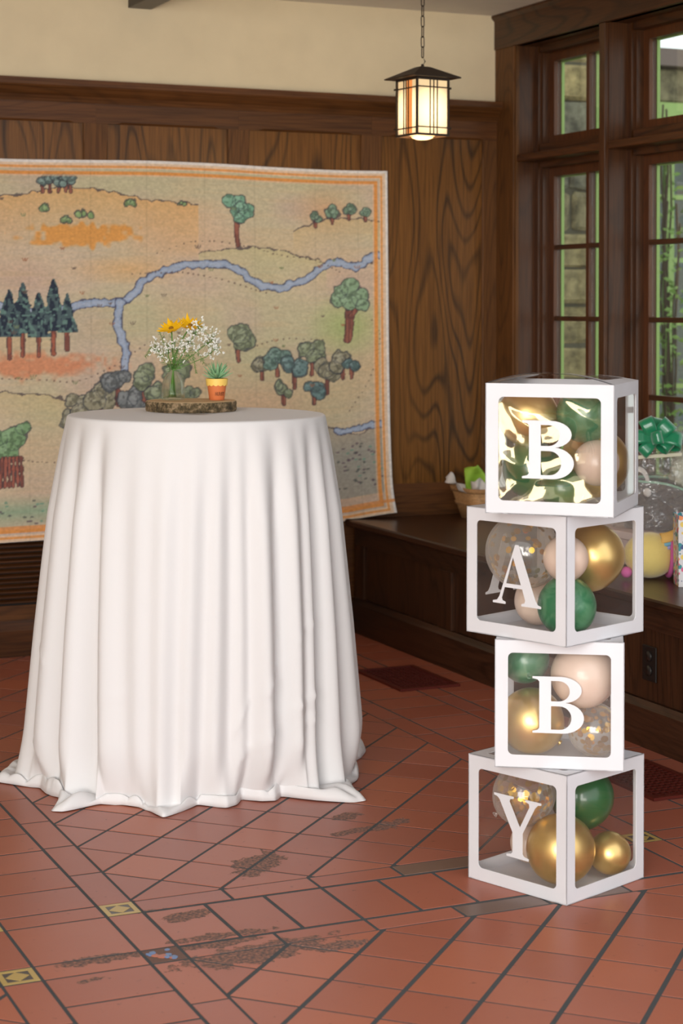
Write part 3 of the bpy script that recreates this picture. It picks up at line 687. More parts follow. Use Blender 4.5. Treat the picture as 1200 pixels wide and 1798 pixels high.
me.polygons.add(len(quads)); me.polygons.foreach_set('loop_start', np.arange(len(quads))*4); me.polygons.foreach_set('use_smooth', np.ones(len(quads), bool)); me.update(calc_edges=True)
ca = me.color_attributes.new('print', 'FLOAT_COLOR', 'POINT'); ca.data.foreach_set('color', np.concatenate([c.reshape(-1,3), np.ones((nv,1))], 1).ravel())
m_, nt, b_ = mat('printed_fabric'); at = N(nt, 'ShaderNodeAttribute'); at.attribute_name = 'print'; nt.links.new(at.outputs['Color'], b_.inputs['Base Color']); b_.inputs['Roughness'].default_value = .85; b_.inputs['Specular IOR Level'].default_value = .15
me.materials.append(m_); o = bpy.data.objects.new('wall_hanging', me); COL.objects.link(o); o.location = org
sol = o.modifiers.new('thickness', 'SOLIDIFY'); sol.thickness = .0012; sol.offset = -1
tag(o, 'large printed fabric with a pictorial landscape of trees and rivers on the back wall', 'tapestry')

# ------------------------------------------------------------------ cocktail table and cloth
TX, TY, TZ = 1.770, 5.011, 1.035
tw = simple('table_laminate', lin((120,100,80)), .5); steel = simple('table_steel', lin((70,70,72)), .4, metal=.9)
tb = thing('cocktail_table', 'tall round cocktail table hidden under a white floor-length cloth', 'table', (TX, TY, 0))
m = MB(); m.lathe([(.001,1.005),(.362,1.005),(.366,1.01),(.366,1.028),(.362,1.0325),(.001,1.0325)], 48); m.obj('table_top', tw, tb)
m = MB(); m.lathe([(.03,.03),(.03,1.005)], 20); m.obj('column', steel, tb)
m = MB(); m.lathe([(.001,.0012),(.22,.0012),(.22,.012),(.05,.03),(.001,.035)], 32); m.obj('base_plate', steel, tb)
cloth_m, nt, b_ = mat('white_cloth'); b_.inputs['Base Color'].default_value = (.75,.737,.735,1); b_.inputs['Roughness'].default_value = .75; b_.inputs['Specular IOR Level'].default_value = .25; b_.inputs['Sheen Weight'].default_value = .15
b_.inputs['Transmission Weight'].default_value = 0
tc = N(nt,'ShaderNodeTexCoord'); wv = N(nt,'ShaderNodeTexNoise', Scale=700, Detail=1); nt.links.new(tc.outputs['Object'], wv.inputs['Vector']); bp = N(nt,'ShaderNodeBump', Strength=.12, Distance=.001); nt.links.new(wv.outputs['Fac'], bp.inputs['Height']); nt.links.new(bp.outputs['Normal'], b_.inputs['Normal'])
TH = np.radians(np.linspace(-180, 180, 901))[:-1]
zR = [(1.035,.371),(1.0,.377),(.955,.386),(.761,.414),(.439,.449),(.068,.484),(0,.49)]
def Rz(z): return np.interp(z, [a for a, b in zR][::-1], [b for a, b in zR][::-1])
# valleys (deg, depth, width) of the pleats; ridges lie between
val = [(-176,1,5),(-160,.8,6),(-141,1,5),(-124,.9,5),(-106,.7,5),(-88,.6,5),(-71,.45,4),(-54,.9,4),(-39,1.15,4),(-24,.45,6),(-13,.35,5),(-1,.55,5),(9,.75,4.5),(18,.9,4),(25,.8,3.4),(38,1.1,4.5),(50,.5,3.5),(60,1.25,4.5),(72,.7,4),(86,.5,5),(101,.9,5),(118,1,5),(137,.9,5),(156,1,5)]
hem = [(-180,.44),(-150,.45),(-120,.46),(-100,.50),(-90,.54),(-78,.57),(-72,.51),(-66,.455),(-58,.46),(-50,.45),(-44,.49),(-40,.545),(-36,.53),(-33,.42),(-25,.395),(-17,.40),(-11,.43),(-5,.485),(0,.42),(6,.36),(12,.38),(17,.405),(22,.385),(27,.335),(33,.385),(38,.40),(44,.375),(49,.48),(54,.56),(58,.585),(63,.52),(69,.47),(78,.48),(90,.475),(104,.48),(115,.55),(120,.575),(126,.48),(150,.455),(180,.44)]
THd = np.degrees(TH)
hemr = np.interp(THd, [a for a, b in hem], [b for a, b in hem]); k_ = np.ones(5)/5; hemr = np.convolve(np.r_[hemr[-2:], hemr, hemr[:2]], k_, 'valid')
pl = np.zeros_like(THd); 
for a, dpt, wd in val:
    for off in (-360, 0, 360): pl += -dpt*np.exp(-((THd-a-off)/wd)**2)
pl += .32
# front of the skirt hangs closer in than the sides at floor level
front = np.clip(np.cos(TH), 0, 1)
wallR = np.minimum(hemr-.006, np.interp(.03, [0,1], [0,0])+np.where(front > 0, .49-.09*front, .49)*(1+.0*THd))
zs = list(np.linspace(1.027, .10, 58))+[.085,.07,.055,.042,.031,.022,.015]
rowsC = []
def P3(r, th, z, drift=0): # theta 0 toward the viewer side, + to its right
    u = r*np.sin(th)+drift; d = -r*np.cos(th)
    return np.stack([TX+.914*u+.406*d, TY-.406*u+.914*d, np.broadcast_to(z, r.shape)], -1)
one = np.ones_like(TH)
for rad in (.001,.08,.16,.24,.30,.345,.358): rowsC.append(P3(one*rad, TH, 1.0355))
rowsC.append(P3(one*.367, TH, 1.0345)); rowsC.append(P3(one*.3705, TH, 1.0315))
creases = [(30,.30,41,.38,.006),(22,.12,45,.26,.007),(48,.25,58,.31,.006),(49,.20,58,.25,.005),(20,.2,26,.28,.005),(-73,.45,-62,.36,.003),(-66,.13,-60,.06,.004),(44,.44,60,.5,.003),(28,.05,46,.16,.003),(10,.26,-8,.29,.002),(-20,.3,-40,.28,.002)]
Wn = np.interp(THd, np.linspace(-180,180,49), np.random.RandomState(2).rand(49))
for z in zs:
    t = np.clip((1.035-z)/1.035, 0, 1); A = .058*np.clip((t-.01)*4, 0, 1)**.9*(.55+.55*t)
    lean = 2.2*np.sin(THd*.11+1.3)*t   # pleats wander sideways a little
    p = np.interp((THd+lean+180) % 360-180, THd, pl, period=360)
    base = Rz(z)*one; mix = np.clip((t-.15)/.85, 0, 1)**1.3
    base = base*(1-mix*front**1.5*.17)
    r = base+A*p*1.0
    for (a0, z0_, a1, z1_, amp) in creases:
        dx, dz = (a1-a0)*.008, z1_-z0_; q = np.clip((((THd-a0)*.008)*dx+(z-z0_)*dz)/(dx*dx+dz*dz), 0, 1)
        d_ = np.hypot((THd-a0)*.008-q*dx, z-z0_-q*dz); r = r+amp*np.exp(-(d_/.007)**2)
    s = np.clip((.16-z)/.145, 0, 1)**1.6
    r = r*(1-s)+np.minimum(hemr-.02, r*1.02+.004)*s
    r = np.maximum(r, .24)
    rowsC.append(P3(r, TH, z, -.0*t-.006*t))
last_r = r
for k, q in enumerate((.25,.45,.62,.78,.9,1.0)):
    rr_ = last_r+(hemr-last_r)*q
    lift = .008+.022*np.abs(np.sin(THd*.13+Wn*5))*np.sin(pi*min(q,.95))+.010*(hemr-last_r)/.1*np.sin(pi*q)*np.abs(np.sin(THd*.31))
    lift = lift+.022*sin(pi*q)*(np.exp(-((THd+57)/9)**2)+np.exp(-((THd-16)/7)**2)+.8*np.exp(-((THd-38)/8)**2)+np.exp(-((THd-118)/9)**2))
    if k == 5: lift = .0012+.002*np.abs(np.sin(THd*.23))
    rowsC.append(P3(rr_, TH, lift, -.006))
co = np.array(rowsC); nr, nc = co.shape[:2]
me = bpy.data.meshes.new('tablecloth'); org = np.array([TX, TY, 0.0]); V = (co-org).reshape(-1,3)
ii = (np.arange(nr-1)[:, None]*nc+np.arange(nc)[None, :]); jj = (np.arange(nr-1)[:, None]*nc+(np.arange(nc)[None, :]+1) % nc)
quads = np.stack([ii.ravel(), (ii+nc).ravel(), (jj+nc).ravel(), jj.ravel()], -1)
me.vertices.add(len(V)); me.vertices.foreach_set('co', V.ravel()); me.loops.add(quads.size); me.loops.foreach_set('vertex_index', quads.ravel())
me.polygons.add(len(quads)); me.polygons.foreach_set('loop_start', np.arange(len(quads))*4); me.polygons.foreach_set('use_smooth', np.ones(len(quads), bool)); me.update(calc_edges=True); me.validate()
me.materials.append(cloth_m); o = bpy.data.objects.new('tablecloth', me); COL.objects.link(o); o.location = org
sol = o.modifiers.new('thickness', 'SOLIDIFY'); sol.thickness = .0008; sol.offset = -1
tag(o, 'white floor-length tablecloth draped in pleats over the round cocktail table', 'tablecloth')

# ------------------------------------------------------------------ centrepiece
ZT = 1.0367
bark, nt, b_ = mat('bark'); tc = N(nt,'ShaderNodeTexCoord'); v_ = N(nt,'ShaderNodeTexNoise', Scale=55, Detail=6, Roughness=.7); nt.links.new(tc.outputs['Object'], v_.inputs['Vector'])
rp = N(nt,'ShaderNodeValToRGB'); e_ = rp.color_ramp.elements; e_[0].position=.36; e_[0].color=(*lin((46,40,26)),1); e_[1].position=.66; e_[1].color=(*lin((176,150,118)),1); q_ = e_.new(.5); q_.color = (*lin((104,88,60)),1)
nt.links.new(v_.outputs['Fac'], rp.inputs[0]); nt.links.new(rp.outputs[0], b_.inputs['Base Color']); b_.inputs['Roughness'].default_value=.9; bp = N(nt,'ShaderNodeBump', Strength=1, Distance=.004); nt.links.new(v_.outputs['Fac'], bp.inputs['Height']); nt.links.new(bp.outputs['Normal'], b_.inputs['Normal'])
cut_wood = simple('cut_wood', lin((216,184,140)), .7, bump=.3, bscale=30)
sl = thing('wood_slice', 'round bark-edged wood slice in the middle of the white table', 'wood slice', (1.800, 5.143, ZT))
rs = random.Random(2); n = 72; rad = [.134*(1+.02*sin(3*2*pi*k/n+1)+.012*sin(7*2*pi*k/n)+rs.uniform(-.012,.012)) for k in range(n)]
b = MB()
for j, (z, s_) in enumerate(((0,.975),(.006,1.0),(.015,.985),(.024,1.0),(.0295,.985))):
    b.v += [(rad[k]*s_*(1+rs.uniform(-.008,.008))*cos(2*pi*k/n), rad[k]*s_*sin(2*pi*k/n), z) for k in range(n)]
for j in range(4):
    for k in range(n): b.f.append([j*n+k, j*n+(k+1)%n, (j+1)*n+(k+1)%n, (j+1)*n+k]); b.m.append(0); b.sm.append(False)
b.obj('bark_rim', bark, sl)
c_ = MB(); c_.prism([(rad[k]*.975*cos(2*pi*k/n), rad[k]*.975*sin(2*pi*k/n)) for k in range(n)], .0005, .0305); c_.obj('cut_face', cut_wood, sl)
ZV = ZT+.0308
clearg, nt, b_ = mat('clear_glass'); b_.inputs['Base Color'].default_value=(.95,.98,.96,1); b_.inputs['Roughness'].default_value=.02; b_.inputs['Transmission Weight'].default_value=1; b_.inputs['IOR'].default_value=1.25
tr = N(nt,'ShaderNodeBsdfTransparent'); tr.inputs[0].default_value=(.93,.96,.94,1); mxs = N(nt,'ShaderNodeMixShader'); mxs.inputs[0].default_value=.7
nt.links.new(b_.outputs[0], mxs.inputs[1]); nt.links.new(tr.outputs[0], mxs.inputs[2]); nt.links.new(mxs.outputs[0], nt.nodes['Material Output'].inputs[0])
VX, VY = 1.763, 5.203
vs = thing('bud_vase', 'small ribbed clear glass vase of cut flowers on the wood slice', 'vase', (VX, VY, ZV))
prof = [(.001,0),(.033,0),(.035,.003),(.0345,.02),(.033,.045),(.029,.062),(.019,.076),(.012,.086),(.0125,.094),(.0205,.107),(.0195,.107),(.0112,.094),(.0105,.086),(.0175,.075),(.027,.061),(.031,.045),(.0325,.02),(.032,.006),(.001,.006)]
m = MB(); m.lathe(prof, 48, cap=False)
m.v = [((lambda a, r, z: (r*cos(a), r*sin(a), z))(atan2(v[1], v[0]), math.hypot(v[0], v[1])*(1+(.025*sin(16*atan2(v[1], v[0])) if v[2] < .085 else 0)), v[2])) for v in m.v]
m.obj('glass_body', clearg, vs)
m = MB(); m.lathe([(.001,.0065),(.0318,.0065),(.0318,.03),(.001,.03)], 32)
wat, nt, b_ = mat('vase_water'); tr = N(nt,'ShaderNodeBsdfTransparent'); tr.inputs[0].default_value=(.93,.97,.93,1); gl = N(nt,'ShaderNodeBsdfGlossy'); gl.inputs['Roughness'].default_value=.03; mxs = N(nt,'ShaderNodeMixShader'); mxs.inputs[0].default_value=.06
nt.links.new(tr.outputs[0], mxs.inputs[1]); nt.links.new(gl.outputs[0], mxs.inputs[2]); nt.links.new(mxs.outputs[0], nt.nodes['Material Output'].inputs[0])
m.obj('water', wat, vs)
petal_m = simple('yellow_petal', lin((255,196,10)), .5); disc_m = simple('flower_disc', lin((150,104,20)), .9, bump=1, bscale=500); stem_m = simple('green_stem', lin((96,140,52)), .5)
fern_m = simple('fern_green', lin((88,132,62)), .6); white_m = simple('white_floret', lin((246,244,236)), .6)
def uv(u, d, z): return (.914*u+.406*d, -.406*u+.914*d, z)    # right / away / up around the vase
def sunflower(label, u, d, z, tiltdir, tilt, R_=.034, seed=0):
    rs = random.Random(seed); t = thing('sunflower', label, 'flower', (VX, VY, ZV+.008), 0, 'yellow flowers in the vase')
    c = Vector(uv(u, d, z)); s0 = Vector((rs.uniform(-.012,.012), rs.uniform(-.012,.012), 0))
    nrm = Vector(uv(sin(tilt)*cos(tiltdir), sin(tilt)*sin(tiltdir), cos(tilt))); q = nrm.to_track_quat('Z', 'Y').to_matrix()
    m = MB(); m.tube([s0, Vector((0,0,.075)), Vector((0,0,.1))+(c*.12), c*.6+Vector((0,0,.05)), c-nrm*.006], .0022, 6); m.obj('stem', stem_m, t)
    m = MB(); m.lathe([(.001,-.006),(.006,-.004),(.008,0),(.006,.003),(.001,.006)], 16, mi=0); m.v = [tuple(q @ Vector(v)+c) for v in m.v]; dsc = m.obj('disc', disc_m, t)
    m = MB()
    for k in range(9):
        a = 2*pi*k/9; m.add([q @ Vector((.004*cos(a+.5),.004*sin(a+.5),-.006))+c, q @ Vector((.02*cos(a),.02*sin(a),-.007))+c, q @ Vector((.004*cos(a-.5),.004*sin(a-.5),-.006))+c], [(0,1,2)])
    m.obj('sepal', stem_m, t)
    for k in range(17):
        a = 2*pi*k/17+rs.uniform(-.1,.1); Lp = R_*rs.uniform(.85,1.12); wdt = .0068; cu = rs.uniform(.1,.8); m = MB()
        def fn(i, j):
            r_ = .007+(Lp-.007)*j; w_ = wdt*sin(pi*min(1,(.12+.88*j)**.85))*1.0+.0006*(1-j); x = (i-.5)*2*w_
            zz = cu*.6*(r_-.007)*j+(-.002 if i in (0,1) else 0)+.001*(k%2)
            return q @ Vector((r_*cos(a)-x*sin(a), r_*sin(a)+x*cos(a), zz))+c
        m.grid(fn, 2, 6); m.obj('petal', petal_m, dsc, recalc=False)
# vase is 5.47 m away: 590 px per metre; rim at z .107
sunflower('yellow flower leaning left in the glass vase', -.005, -.012, .205, -1.9, .55, .043, 1)
sunflower('yellow flower leaning right and behind, in the glass vase', .050, .010, .213, -1.1, .55, .042, 2)
def gyp(label, pts, n, seed, sp):
    rs = random.Random(seed); t = thing('babys_breath', label, 'flower', (VX, VY, ZV+.008), 0, "baby's breath in the vase")
    m = MB(); fl = MB(); top = Vector(uv(*pts[-1]))
    base = [Vector((rs.uniform(-.01,.01), rs.uniform(-.01,.01), 0)), Vector((0,0,.078))]+[Vector(uv(*p)) for p in pts]
    m.tube(base, .0012, 5)
    for k in range(n):
        i = rs.choice(range(len(pts))); b0 = Vector(uv(*pts[i])) if i else Vector(uv(*pts[0])).lerp(Vector(uv(*pts[min(1,len(pts)-1)])), .5)
        e = b0+Vector((rs.gauss(0,sp), rs.gauss(0,sp), rs.gauss(0,sp*.9)+.004)); m.tube([b0, b0.lerp(e,.5)+Vector((0,0,.002)), e], .0004, 4)
        r_ = rs.uniform(.0022,.0042)
        for _ in range(5): fl.ball(e+Vector((rs.gauss(0,r_*.5), rs.gauss(0,r_*.5), rs.gauss(0,r_*.5))), r_*.6, 6, 4)
    m.obj('stem', stem_m, t); tag(fl.obj('florets', white_m, t), kind='stuff')
gyp("white baby's breath sprig at the left of the vase flowers", [(-.012,-.02,.12),(-.012,-.018,.145)], 60, 1, .018)
gyp("white baby's breath sprig drooping at far left of the vase", [(-.035,0,.12),(-.050,0,.148)], 34, 2, .012)
gyp("white baby's breath sprig below the right yellow flower", [(.030,-.02,.13),(.048,-.015,.163)], 54, 3, .015)
gyp("white baby's breath sprig rising high at the right", [(.055,-.01,.17),(.076,-.01,.205)], 50, 4, .014)
gyp("white baby's breath sprig reaching out to the far right", [(.09,-.01,.15),(.118,0,.170)], 64, 5, .018)
gyp("white baby's breath sprig at far right, lower cluster", [(.10,-.01,.12),(.125,0,.142)], 34, 6, .012)
def fern(label, pts, seed, wd=.02):
    rs = random.Random(seed); t = thing('fern_frond', label, 'foliage', (VX, VY, ZV+.008), 0, 'fern fronds in the vase')
    P = [Vector((rs.uniform(-.01,.01),rs.uniform(-.01,.01),0)), Vector((0,0,.08))]+[Vector(uv(*p)) for p in pts]
    m = MB(); m.tube(P, .001, 5); m.obj('stem', stem_m, t); m = MB(); Q = P[1:]
    for i in range(len(Q)-1):
        for k in range(9):
            b0 = Q[i].lerp(Q[i+1], k/9); tdir = (Q[i+1]-Q[i]).normalized(); pr = (i*9+k)/((len(Q)-1)*9); L_ = wd*(1-.7*pr)
            for sg in (-1,1):
                sd = tdir.cross(Vector((.3,-.9,.2))).normalized()*sg+Vector((rs.uniform(-.3,.3),rs.uniform(-.5,.5),-.4)); e = b0+(sd*.8+tdir*.6).normalized()*L_
                nrm = Vector((rs.uniform(-1,1),rs.uniform(-1,1),rs.uniform(-1,1))).normalized()*.0013
                m.add([b0, b0.lerp(e,.5)+nrm, e, b0.lerp(e,.5)-nrm], [(0,1,2,3)])
    tag(m.obj('leaflets', fern_m, t, recalc=False), kind='stuff')
fern('feathery green frond spreading far left from the vase', [(-.03,0,.125),(-.060,.01,.150),(-.085,.01,.118)], 1, .03)
fern('feathery green frond rising left behind the flowers', [(-.025,.02,.15),(-.045,.03,.195)], 2, .026)
fern('feathery green frond drooping right over the succulent', [(.03,.0,.13),(.075,-.005,.135),(.092,-.005,.100)], 3, .03)
fern('feathery green frond hanging right beside the vase neck', [(.03,-.01,.115),(.062,-.015,.12),(.07,-.015,.07)], 4, .026)
fern('feathery green frond standing upright among the flowers', [(.01,.0,.12),(.026,.0,.185)], 5, .026)
fern('feathery green frond in front of the flower stems', [(.004,-.02,.115),(.008,-.022,.165)], 6, .024)
# terracotta pot
terr = simple('terracotta', lin((216,120,66)), .7, bump=.2, bscale=200); yel = simple('yellow_paint', lin((250,208,104)), .5); soil = simple('soil', lin((60,44,34)), .95, bump=1, bscale=300); inkm = simple('black_marker', lin((52,32,26)), .7)
PXp, PYp = 1.875, 5.131
pot = thing('terracotta_pot', 'tiny terracotta pot with a yellow scalloped rim on the wood slice', 'pot', (PXp, PYp, ZV))
m = MB(); m.lathe([(.001,0),(.0215,0),(.0225,.002),(.0285,.046),(.0285,.047),(.0265,.05),(.026,.04),(.001,.04)], 40, cap=False); m.obj('pot_body', terr, pot)
m = MB()
def rimf(i, j):
    a = 2*pi*i; zl = .0455-.0035*abs(sin(7*a/1)); z = zl+(.0635-zl)*j; r_ = .0312+.0018*(z-.042)/.02
    return (r_*cos(a), r_*sin(a), z)
m.grid(rimf, 84, 2)
m.lathe([(.0328,.0635),(.030,.0645),(.0285,.063),(.0275,.05),(.0275,.047),(.0305,.0465)], 84, cap=False); m.obj('scalloped_rim', yel, pot)
m = MB(); m.lathe([(.001,.0585),(.0282,.0585)], 24, cap=False); m.obj('soil', soil, pot)
# hand lettering on the pot: strokes wrapped on the cone
STR = {'H':[[(0,0),(0,1)],[(.7,0),(.7,1)],[(0,.5),(.7,.5)]],'U':[[(0,1),(0,.2),(.35,0),(.7,.2),(.7,1)]],'N':[[(0,0),(0,1),(.7,0),(.7,1)]],'Y':[[(0,1),(.35,.5),(.7,1)],[(.35,.5),(.35,0)]]}
m = MB(); sh = .0115; cur = -.012
base_a = atan2(-.914, -.406)     # side facing the viewer
for ch in 'HUNNY':
    for st_ in STR[ch]:
        pts = []
        for (x, y) in st_:
            z = .0135+y*sh; r_ = .0225+(z-.002)/.044*.006+.0004; a = base_a+(cur+x*.0058)/r_+.38; pts.append((r_*cos(a), r_*sin(a), z))
        m.tube(pts, .0006, 5)
    cur += .0062
m.obj('lettering', inkm, pot)
succ = simple('succulent_leaf', lin((140,186,138)), .55); sp = thing('succulent', 'pale green spiky succulent growing in the tiny terracotta pot', 'plant', (PXp, PYp, ZV+.0586)); rs = random.Random(8)
for ring, (n, el, L_) in enumerate(((10,.30,.050),(9,.65,.050),(7,.98,.050),(5,1.28,.050))):
    for k in range(n):
        a = 2*pi*k/n+ring*.4+rs.uniform(-.15,.15); e_ = el+rs.uniform(-.12,.12); Lk = L_*rs.uniform(.85,1.1); m = MB(); pts = []; rads = []
        for i in range(6):
            t_ = i/5; rr_ = t_*Lk; zz = rr_*sin(e_)+.006*t_*t_+.004; pts.append((rr_*cos(e_)*cos(a), rr_*cos(e_)*sin(a), zz)); rads.append(.0050*(sin(pi*(.2+.75*t_))+.05))
        m.tube(pts, rads, 6, flat=.45); m.obj('leaf', succ, sp)

# ------------------------------------------------------------------ lantern
iron = simple('dark_bronze', lin((66,54,46)), .5, metal=.6)
amber, nt, b_ = mat('art_glass_lit'); b_.inputs['Base Color'].default_value=(*lin((250,220,170)),1); b_.inputs['Emission Color'].default_value=(1,.72,.38,1)
tc = N(nt,'ShaderNodeTexCoord'); sx = N(nt,'ShaderNodeSeparateXYZ'); nt.links.new(tc.outputs['Object'], sx.inputs[0])
# brighter toward the bulb behind the glass
vm = N(nt,'ShaderNodeVectorMath', _operation='DISTANCE'); vm.inputs[1].default_value=(0,0,.085); nt.links.new(tc.outputs['Object'], vm.inputs[0])
mr = N(nt,'ShaderNodeMapRange'); mr.inputs['From Min'].default_value=.062; mr.inputs['From Max'].default_value=.118; mr.inputs['To Min'].default_value=1.05; mr.inputs['To Max'].default_value=.20; nt.links.new(vm.outputs['Value'], mr.inputs[0]); nt.links.new(mr.outputs[0], b_.inputs['Emission Strength'])
orange_g, nt2, b2 = mat('amber_glass_lit'); b2.inputs['Base Color'].default_value=(*lin((220,130,60)),1); b2.inputs['Emission Color'].default_value=(1,.36,.10,1); b2.inputs['Emission Strength'].default_value=.3
lt = thing('pendant_lantern', 'square bronze and art-glass lantern hanging on a chain, lit', 'lantern', (2.945, 5.914, 1.954), radians(6.7))
h = .0665; H_ = .207
m = MB()
for sxn in (-1,1):
    for syn in (-1,1): m.box(sxn*h-.0035, sxn*h+.0035, syn*h-.0035, syn*h+.0035, 0, H_)
for s in (-1,1):
    m.box(-h+.0035, h-.0035, s*h-.0035, s*h+.0035, 0, .008); m.box(s*h-.0035, s*h+.0035, -h+.0035, h-.0035, 0, .008)
    m.box(-h+.0035, h-.0035, s*h-.0035, s*h+.0035, H_-.008, H_); m.box(s*h-.0035, s*h+.0035, -h+.0035, h-.0035, H_-.008, H_)
m.obj('cage', iron, lt)
m = MB()
for s in (-1,1):
    for z in (.030, H_-.034):
        m.box(-h-.008, h+.008, s*(h+.0062)-.0022, s*(h+.0062)+.0022, z-.002, z+.002); m.box(s*(h+.0062)-.0022, s*(h+.0062)+.0022, -h-.008, h+.008, z-.0045, z-.0005)
    for x in (-.012, .003, .018):
        m.box(x-.0016, x+.0016, s*(h+.0020)-.0016, s*(h+.0020)+.0016, .008, H_-.008); m.box(s*(h+.0020)-.0016, s*(h+.0020)+.0016, x-.0016, x+.0016, .008, H_-.008)
m.obj('overlay_bars', iron, lt)
for s in (-1,1):
    for ax in (0,1):
        p = MB(); a = (-h+.0036, h-.0036, s*(h-.004)-.001, s*(h-.004)+.001, .008, H_-.008)
        if ax == 0: p.box(*a); p.obj('glass_panel', amber, lt)
        else:
            for (y0, y1, mm) in ((-h+.0036,-.03,amber),(-.03,.006,orange_g),(.006,h-.0036,amber)):
                q = MB(); q.box(s*(h-.004)-.001, s*(h-.004)+.001, y0, y1, .008, H_-.008); q.obj('glass_panel', mm, lt)
w2 = .1; m = MB()
m.add([(-w2,-w2,H_),(w2,-w2,H_),(w2,w2,H_),(-w2,w2,H_),(-w2,-w2,H_+.004),(w2,-w2,H_+.004),(w2,w2,H_+.004),(-w2,w2,H_+.004),(-.02,-.02,H_+.044),(.02,-.02,H_+.044),(.02,.02,H_+.044),(-.02,.02,H_+.044),(0,0,H_+.047)],
      [(3,2,1,0),(0,1,5,4),(1,2,6,5),(2,3,7,6),(3,0,4,7),(4,5,9,8),(5,6,10,9),(6,7,11,10),(7,4,8,11),(8,9,12),(9,10,12),(10,11,12),(11,8,12)]); m.obj('roof', iron, lt)
m = MB(); m.lathe([(.001,-.010),(.022,-.009),(.036,-.004),(.040,0),(.001,.001)], 28); m.obj('bottom_globe', amber, lt)
m = MB(); m.tube([(.011,0,H_+.065),(0,0,H_+.083),(-.011,0,H_+.065),(0,0,H_+.049)], .0022, 6, closed=True); m.lathe([(.005,H_+.044),(.006,H_+.05),(.004,H_+.055)], 12); m.obj('hanging_loop', iron, lt)
z = H_+.079; k = 0
top = ZC-1.954-.02
n = int((top-z)/.0335); stp = (top-z)/n
for k in range(n):
    m = MB(); ax = k % 2; pts = []
    for i in range(14):
        a = 2*pi*i/14; u = .0062*cos(a); v = .0075*sin(a)+(.0125 if sin(a) > 0 else -.0125); pts.append((u, 0, v+z+stp*(k+.5)) if ax else (0, u, v+z+stp*(k+.5)))
    m.tube(pts, .0019, 6, closed=True); m.obj('chain_link', iron, lt)
m = MB(); m.lathe([(.001,top),(.03,top+.004),(.05,top+.012),(.052,top+.0195),(.001,top+.0195)], 24); m.obj('ceiling_canopy', iron, lt)
ld = bpy.data.lights.new('lantern_bulb', 'POINT'); ld.energy = 2.0; ld.color = (1,.66,.36); ld.shadow_soft_size = .1
lo = bpy.data.objects.new('lantern_bulb', ld); COL.objects.link(lo); lo.location = (2.945, 5.914, 2.45); lo.location = (2.945-.02, 5.914-.02, 1.90)

# ------------------------------------------------------------------ letter boxes and balloons
card = simple('white_card', (.71,.70,.72), .55, spec=.3); card_in = card
letter_m = simple('white_letter', (.73,.72,.735), .6)
def film_mat(name, refl, tint, rough=.03, milky=.012, bump=0, bs=12):
    m_, nt, b_ = mat(name); nt.nodes.remove(b_); L = nt.links.new
    tr = N(nt,'ShaderNodeBsdfTransparent'); tr.inputs[0].default_value=(.985,.98,.975,1); gl = N(nt,'ShaderNodeBsdfGlossy'); gl.inputs['Color'].default_value=(*tint,1); gl.inputs['Roughness'].default_value=rough
    df = N(nt,'ShaderNodeBsdfDiffuse'); df.inputs[0].default_value=(.8,.8,.8,1)
    fz = facing(nt, refl+.03, .7); ad = fz; lwn = nt.nodes['lw']
    a = N(nt,'ShaderNodeMixShader'); L(ad.outputs[0], a.inputs[0]); L(tr.outputs[0], a.inputs[1]); L(gl.outputs[0], a.inputs[2])
    b = N(nt,'ShaderNodeMixShader'); b.inputs[0].default_value=milky; L(a.outputs[0], b.inputs[1]); L(df.outputs[0], b.inputs[2]); L(b.outputs[0], nt.nodes['Material Output'].inputs[0])
    if bump:
        tc = N(nt,'ShaderNodeTexCoord'); n = N(nt,'ShaderNodeTexNoise', Scale=bs, Detail=1.5, Distortion=1.2); L(tc.outputs['Object'], n.inputs['Vector']); bp = N(nt,'ShaderNodeBump', Strength=bump, Distance=.02); L(n.outputs['Fac'], bp.inputs['Height'])
        for q in (gl, lwn): L(bp.outputs['Normal'], q.inputs['Normal'])
    return m_
film = film_mat('clear_film', .015, (1,1,1)); film_w = film_mat('crinkled_film', .13, (.95,.76,.44), .07, .02, .45, 6)
film_m = film_mat('slightly_rippled_film', .015, (1,.95,.88), .06, .03, .3, 5)
def superarc(cx, cy, rx, ry, a0, a1, n=10): return [(cx+rx*cos(a0+(a1-a0)*i/n), cy+ry*sin(a0+(a1-a0)*i/n)) for i in range(n+1)]
B_out = [(0,0),(.50,0)]+superarc(.53,.272,.375,.272,-pi/2,pi/2*.92,14)+superarc(.49,.765,.375,.235,-pi/2*.75,pi/2,12)+[(0,1),(0,.965),(.09,.945),(.12,.91),(.12,.09),(.09,.055),(0,.035)]
B_in = [[(.327,.565)]+superarc(.46,.745,.195,.18,-pi/2,pi/2,12)+[(.327,.925)], [(.327,.065)]+superarc(.48,.272,.205,.207,-pi/2,pi/2,12)+[(.327,.479)]]
A_out = [(0,0),(.27,0),(.27,.035),(.205,.055),(.19,.10),(.255,.28),(.625,.28),(.69,.10),(.675,.055),(.61,.035),(.61,0),(1.02,0),(1.02,.035),(.95,.055),(.90,.12),(.545,1),(.475,1),(.14,.12),(.09,.055),(0,.035)]
A_in = [[(.28,.345),(.60,.345),(.43,.79)]]
Y_out = [(0,1),(.42,1),(.42,.965),(.35,.95),(.33,.91),(.555,.52),(.755,.89),(.745,.945),(.67,.965),(.67,1),(1.0,1),(1,.965),(.93,.95),(.87,.89),(.61,.43),(.61,.09),(.64,.055),(.74,.035),(.74,0),(.27,0),(.27,.035),(.37,.055),(.40,.09),(.40,.41),(.12,.91),(.07,.95),(0,.965)]
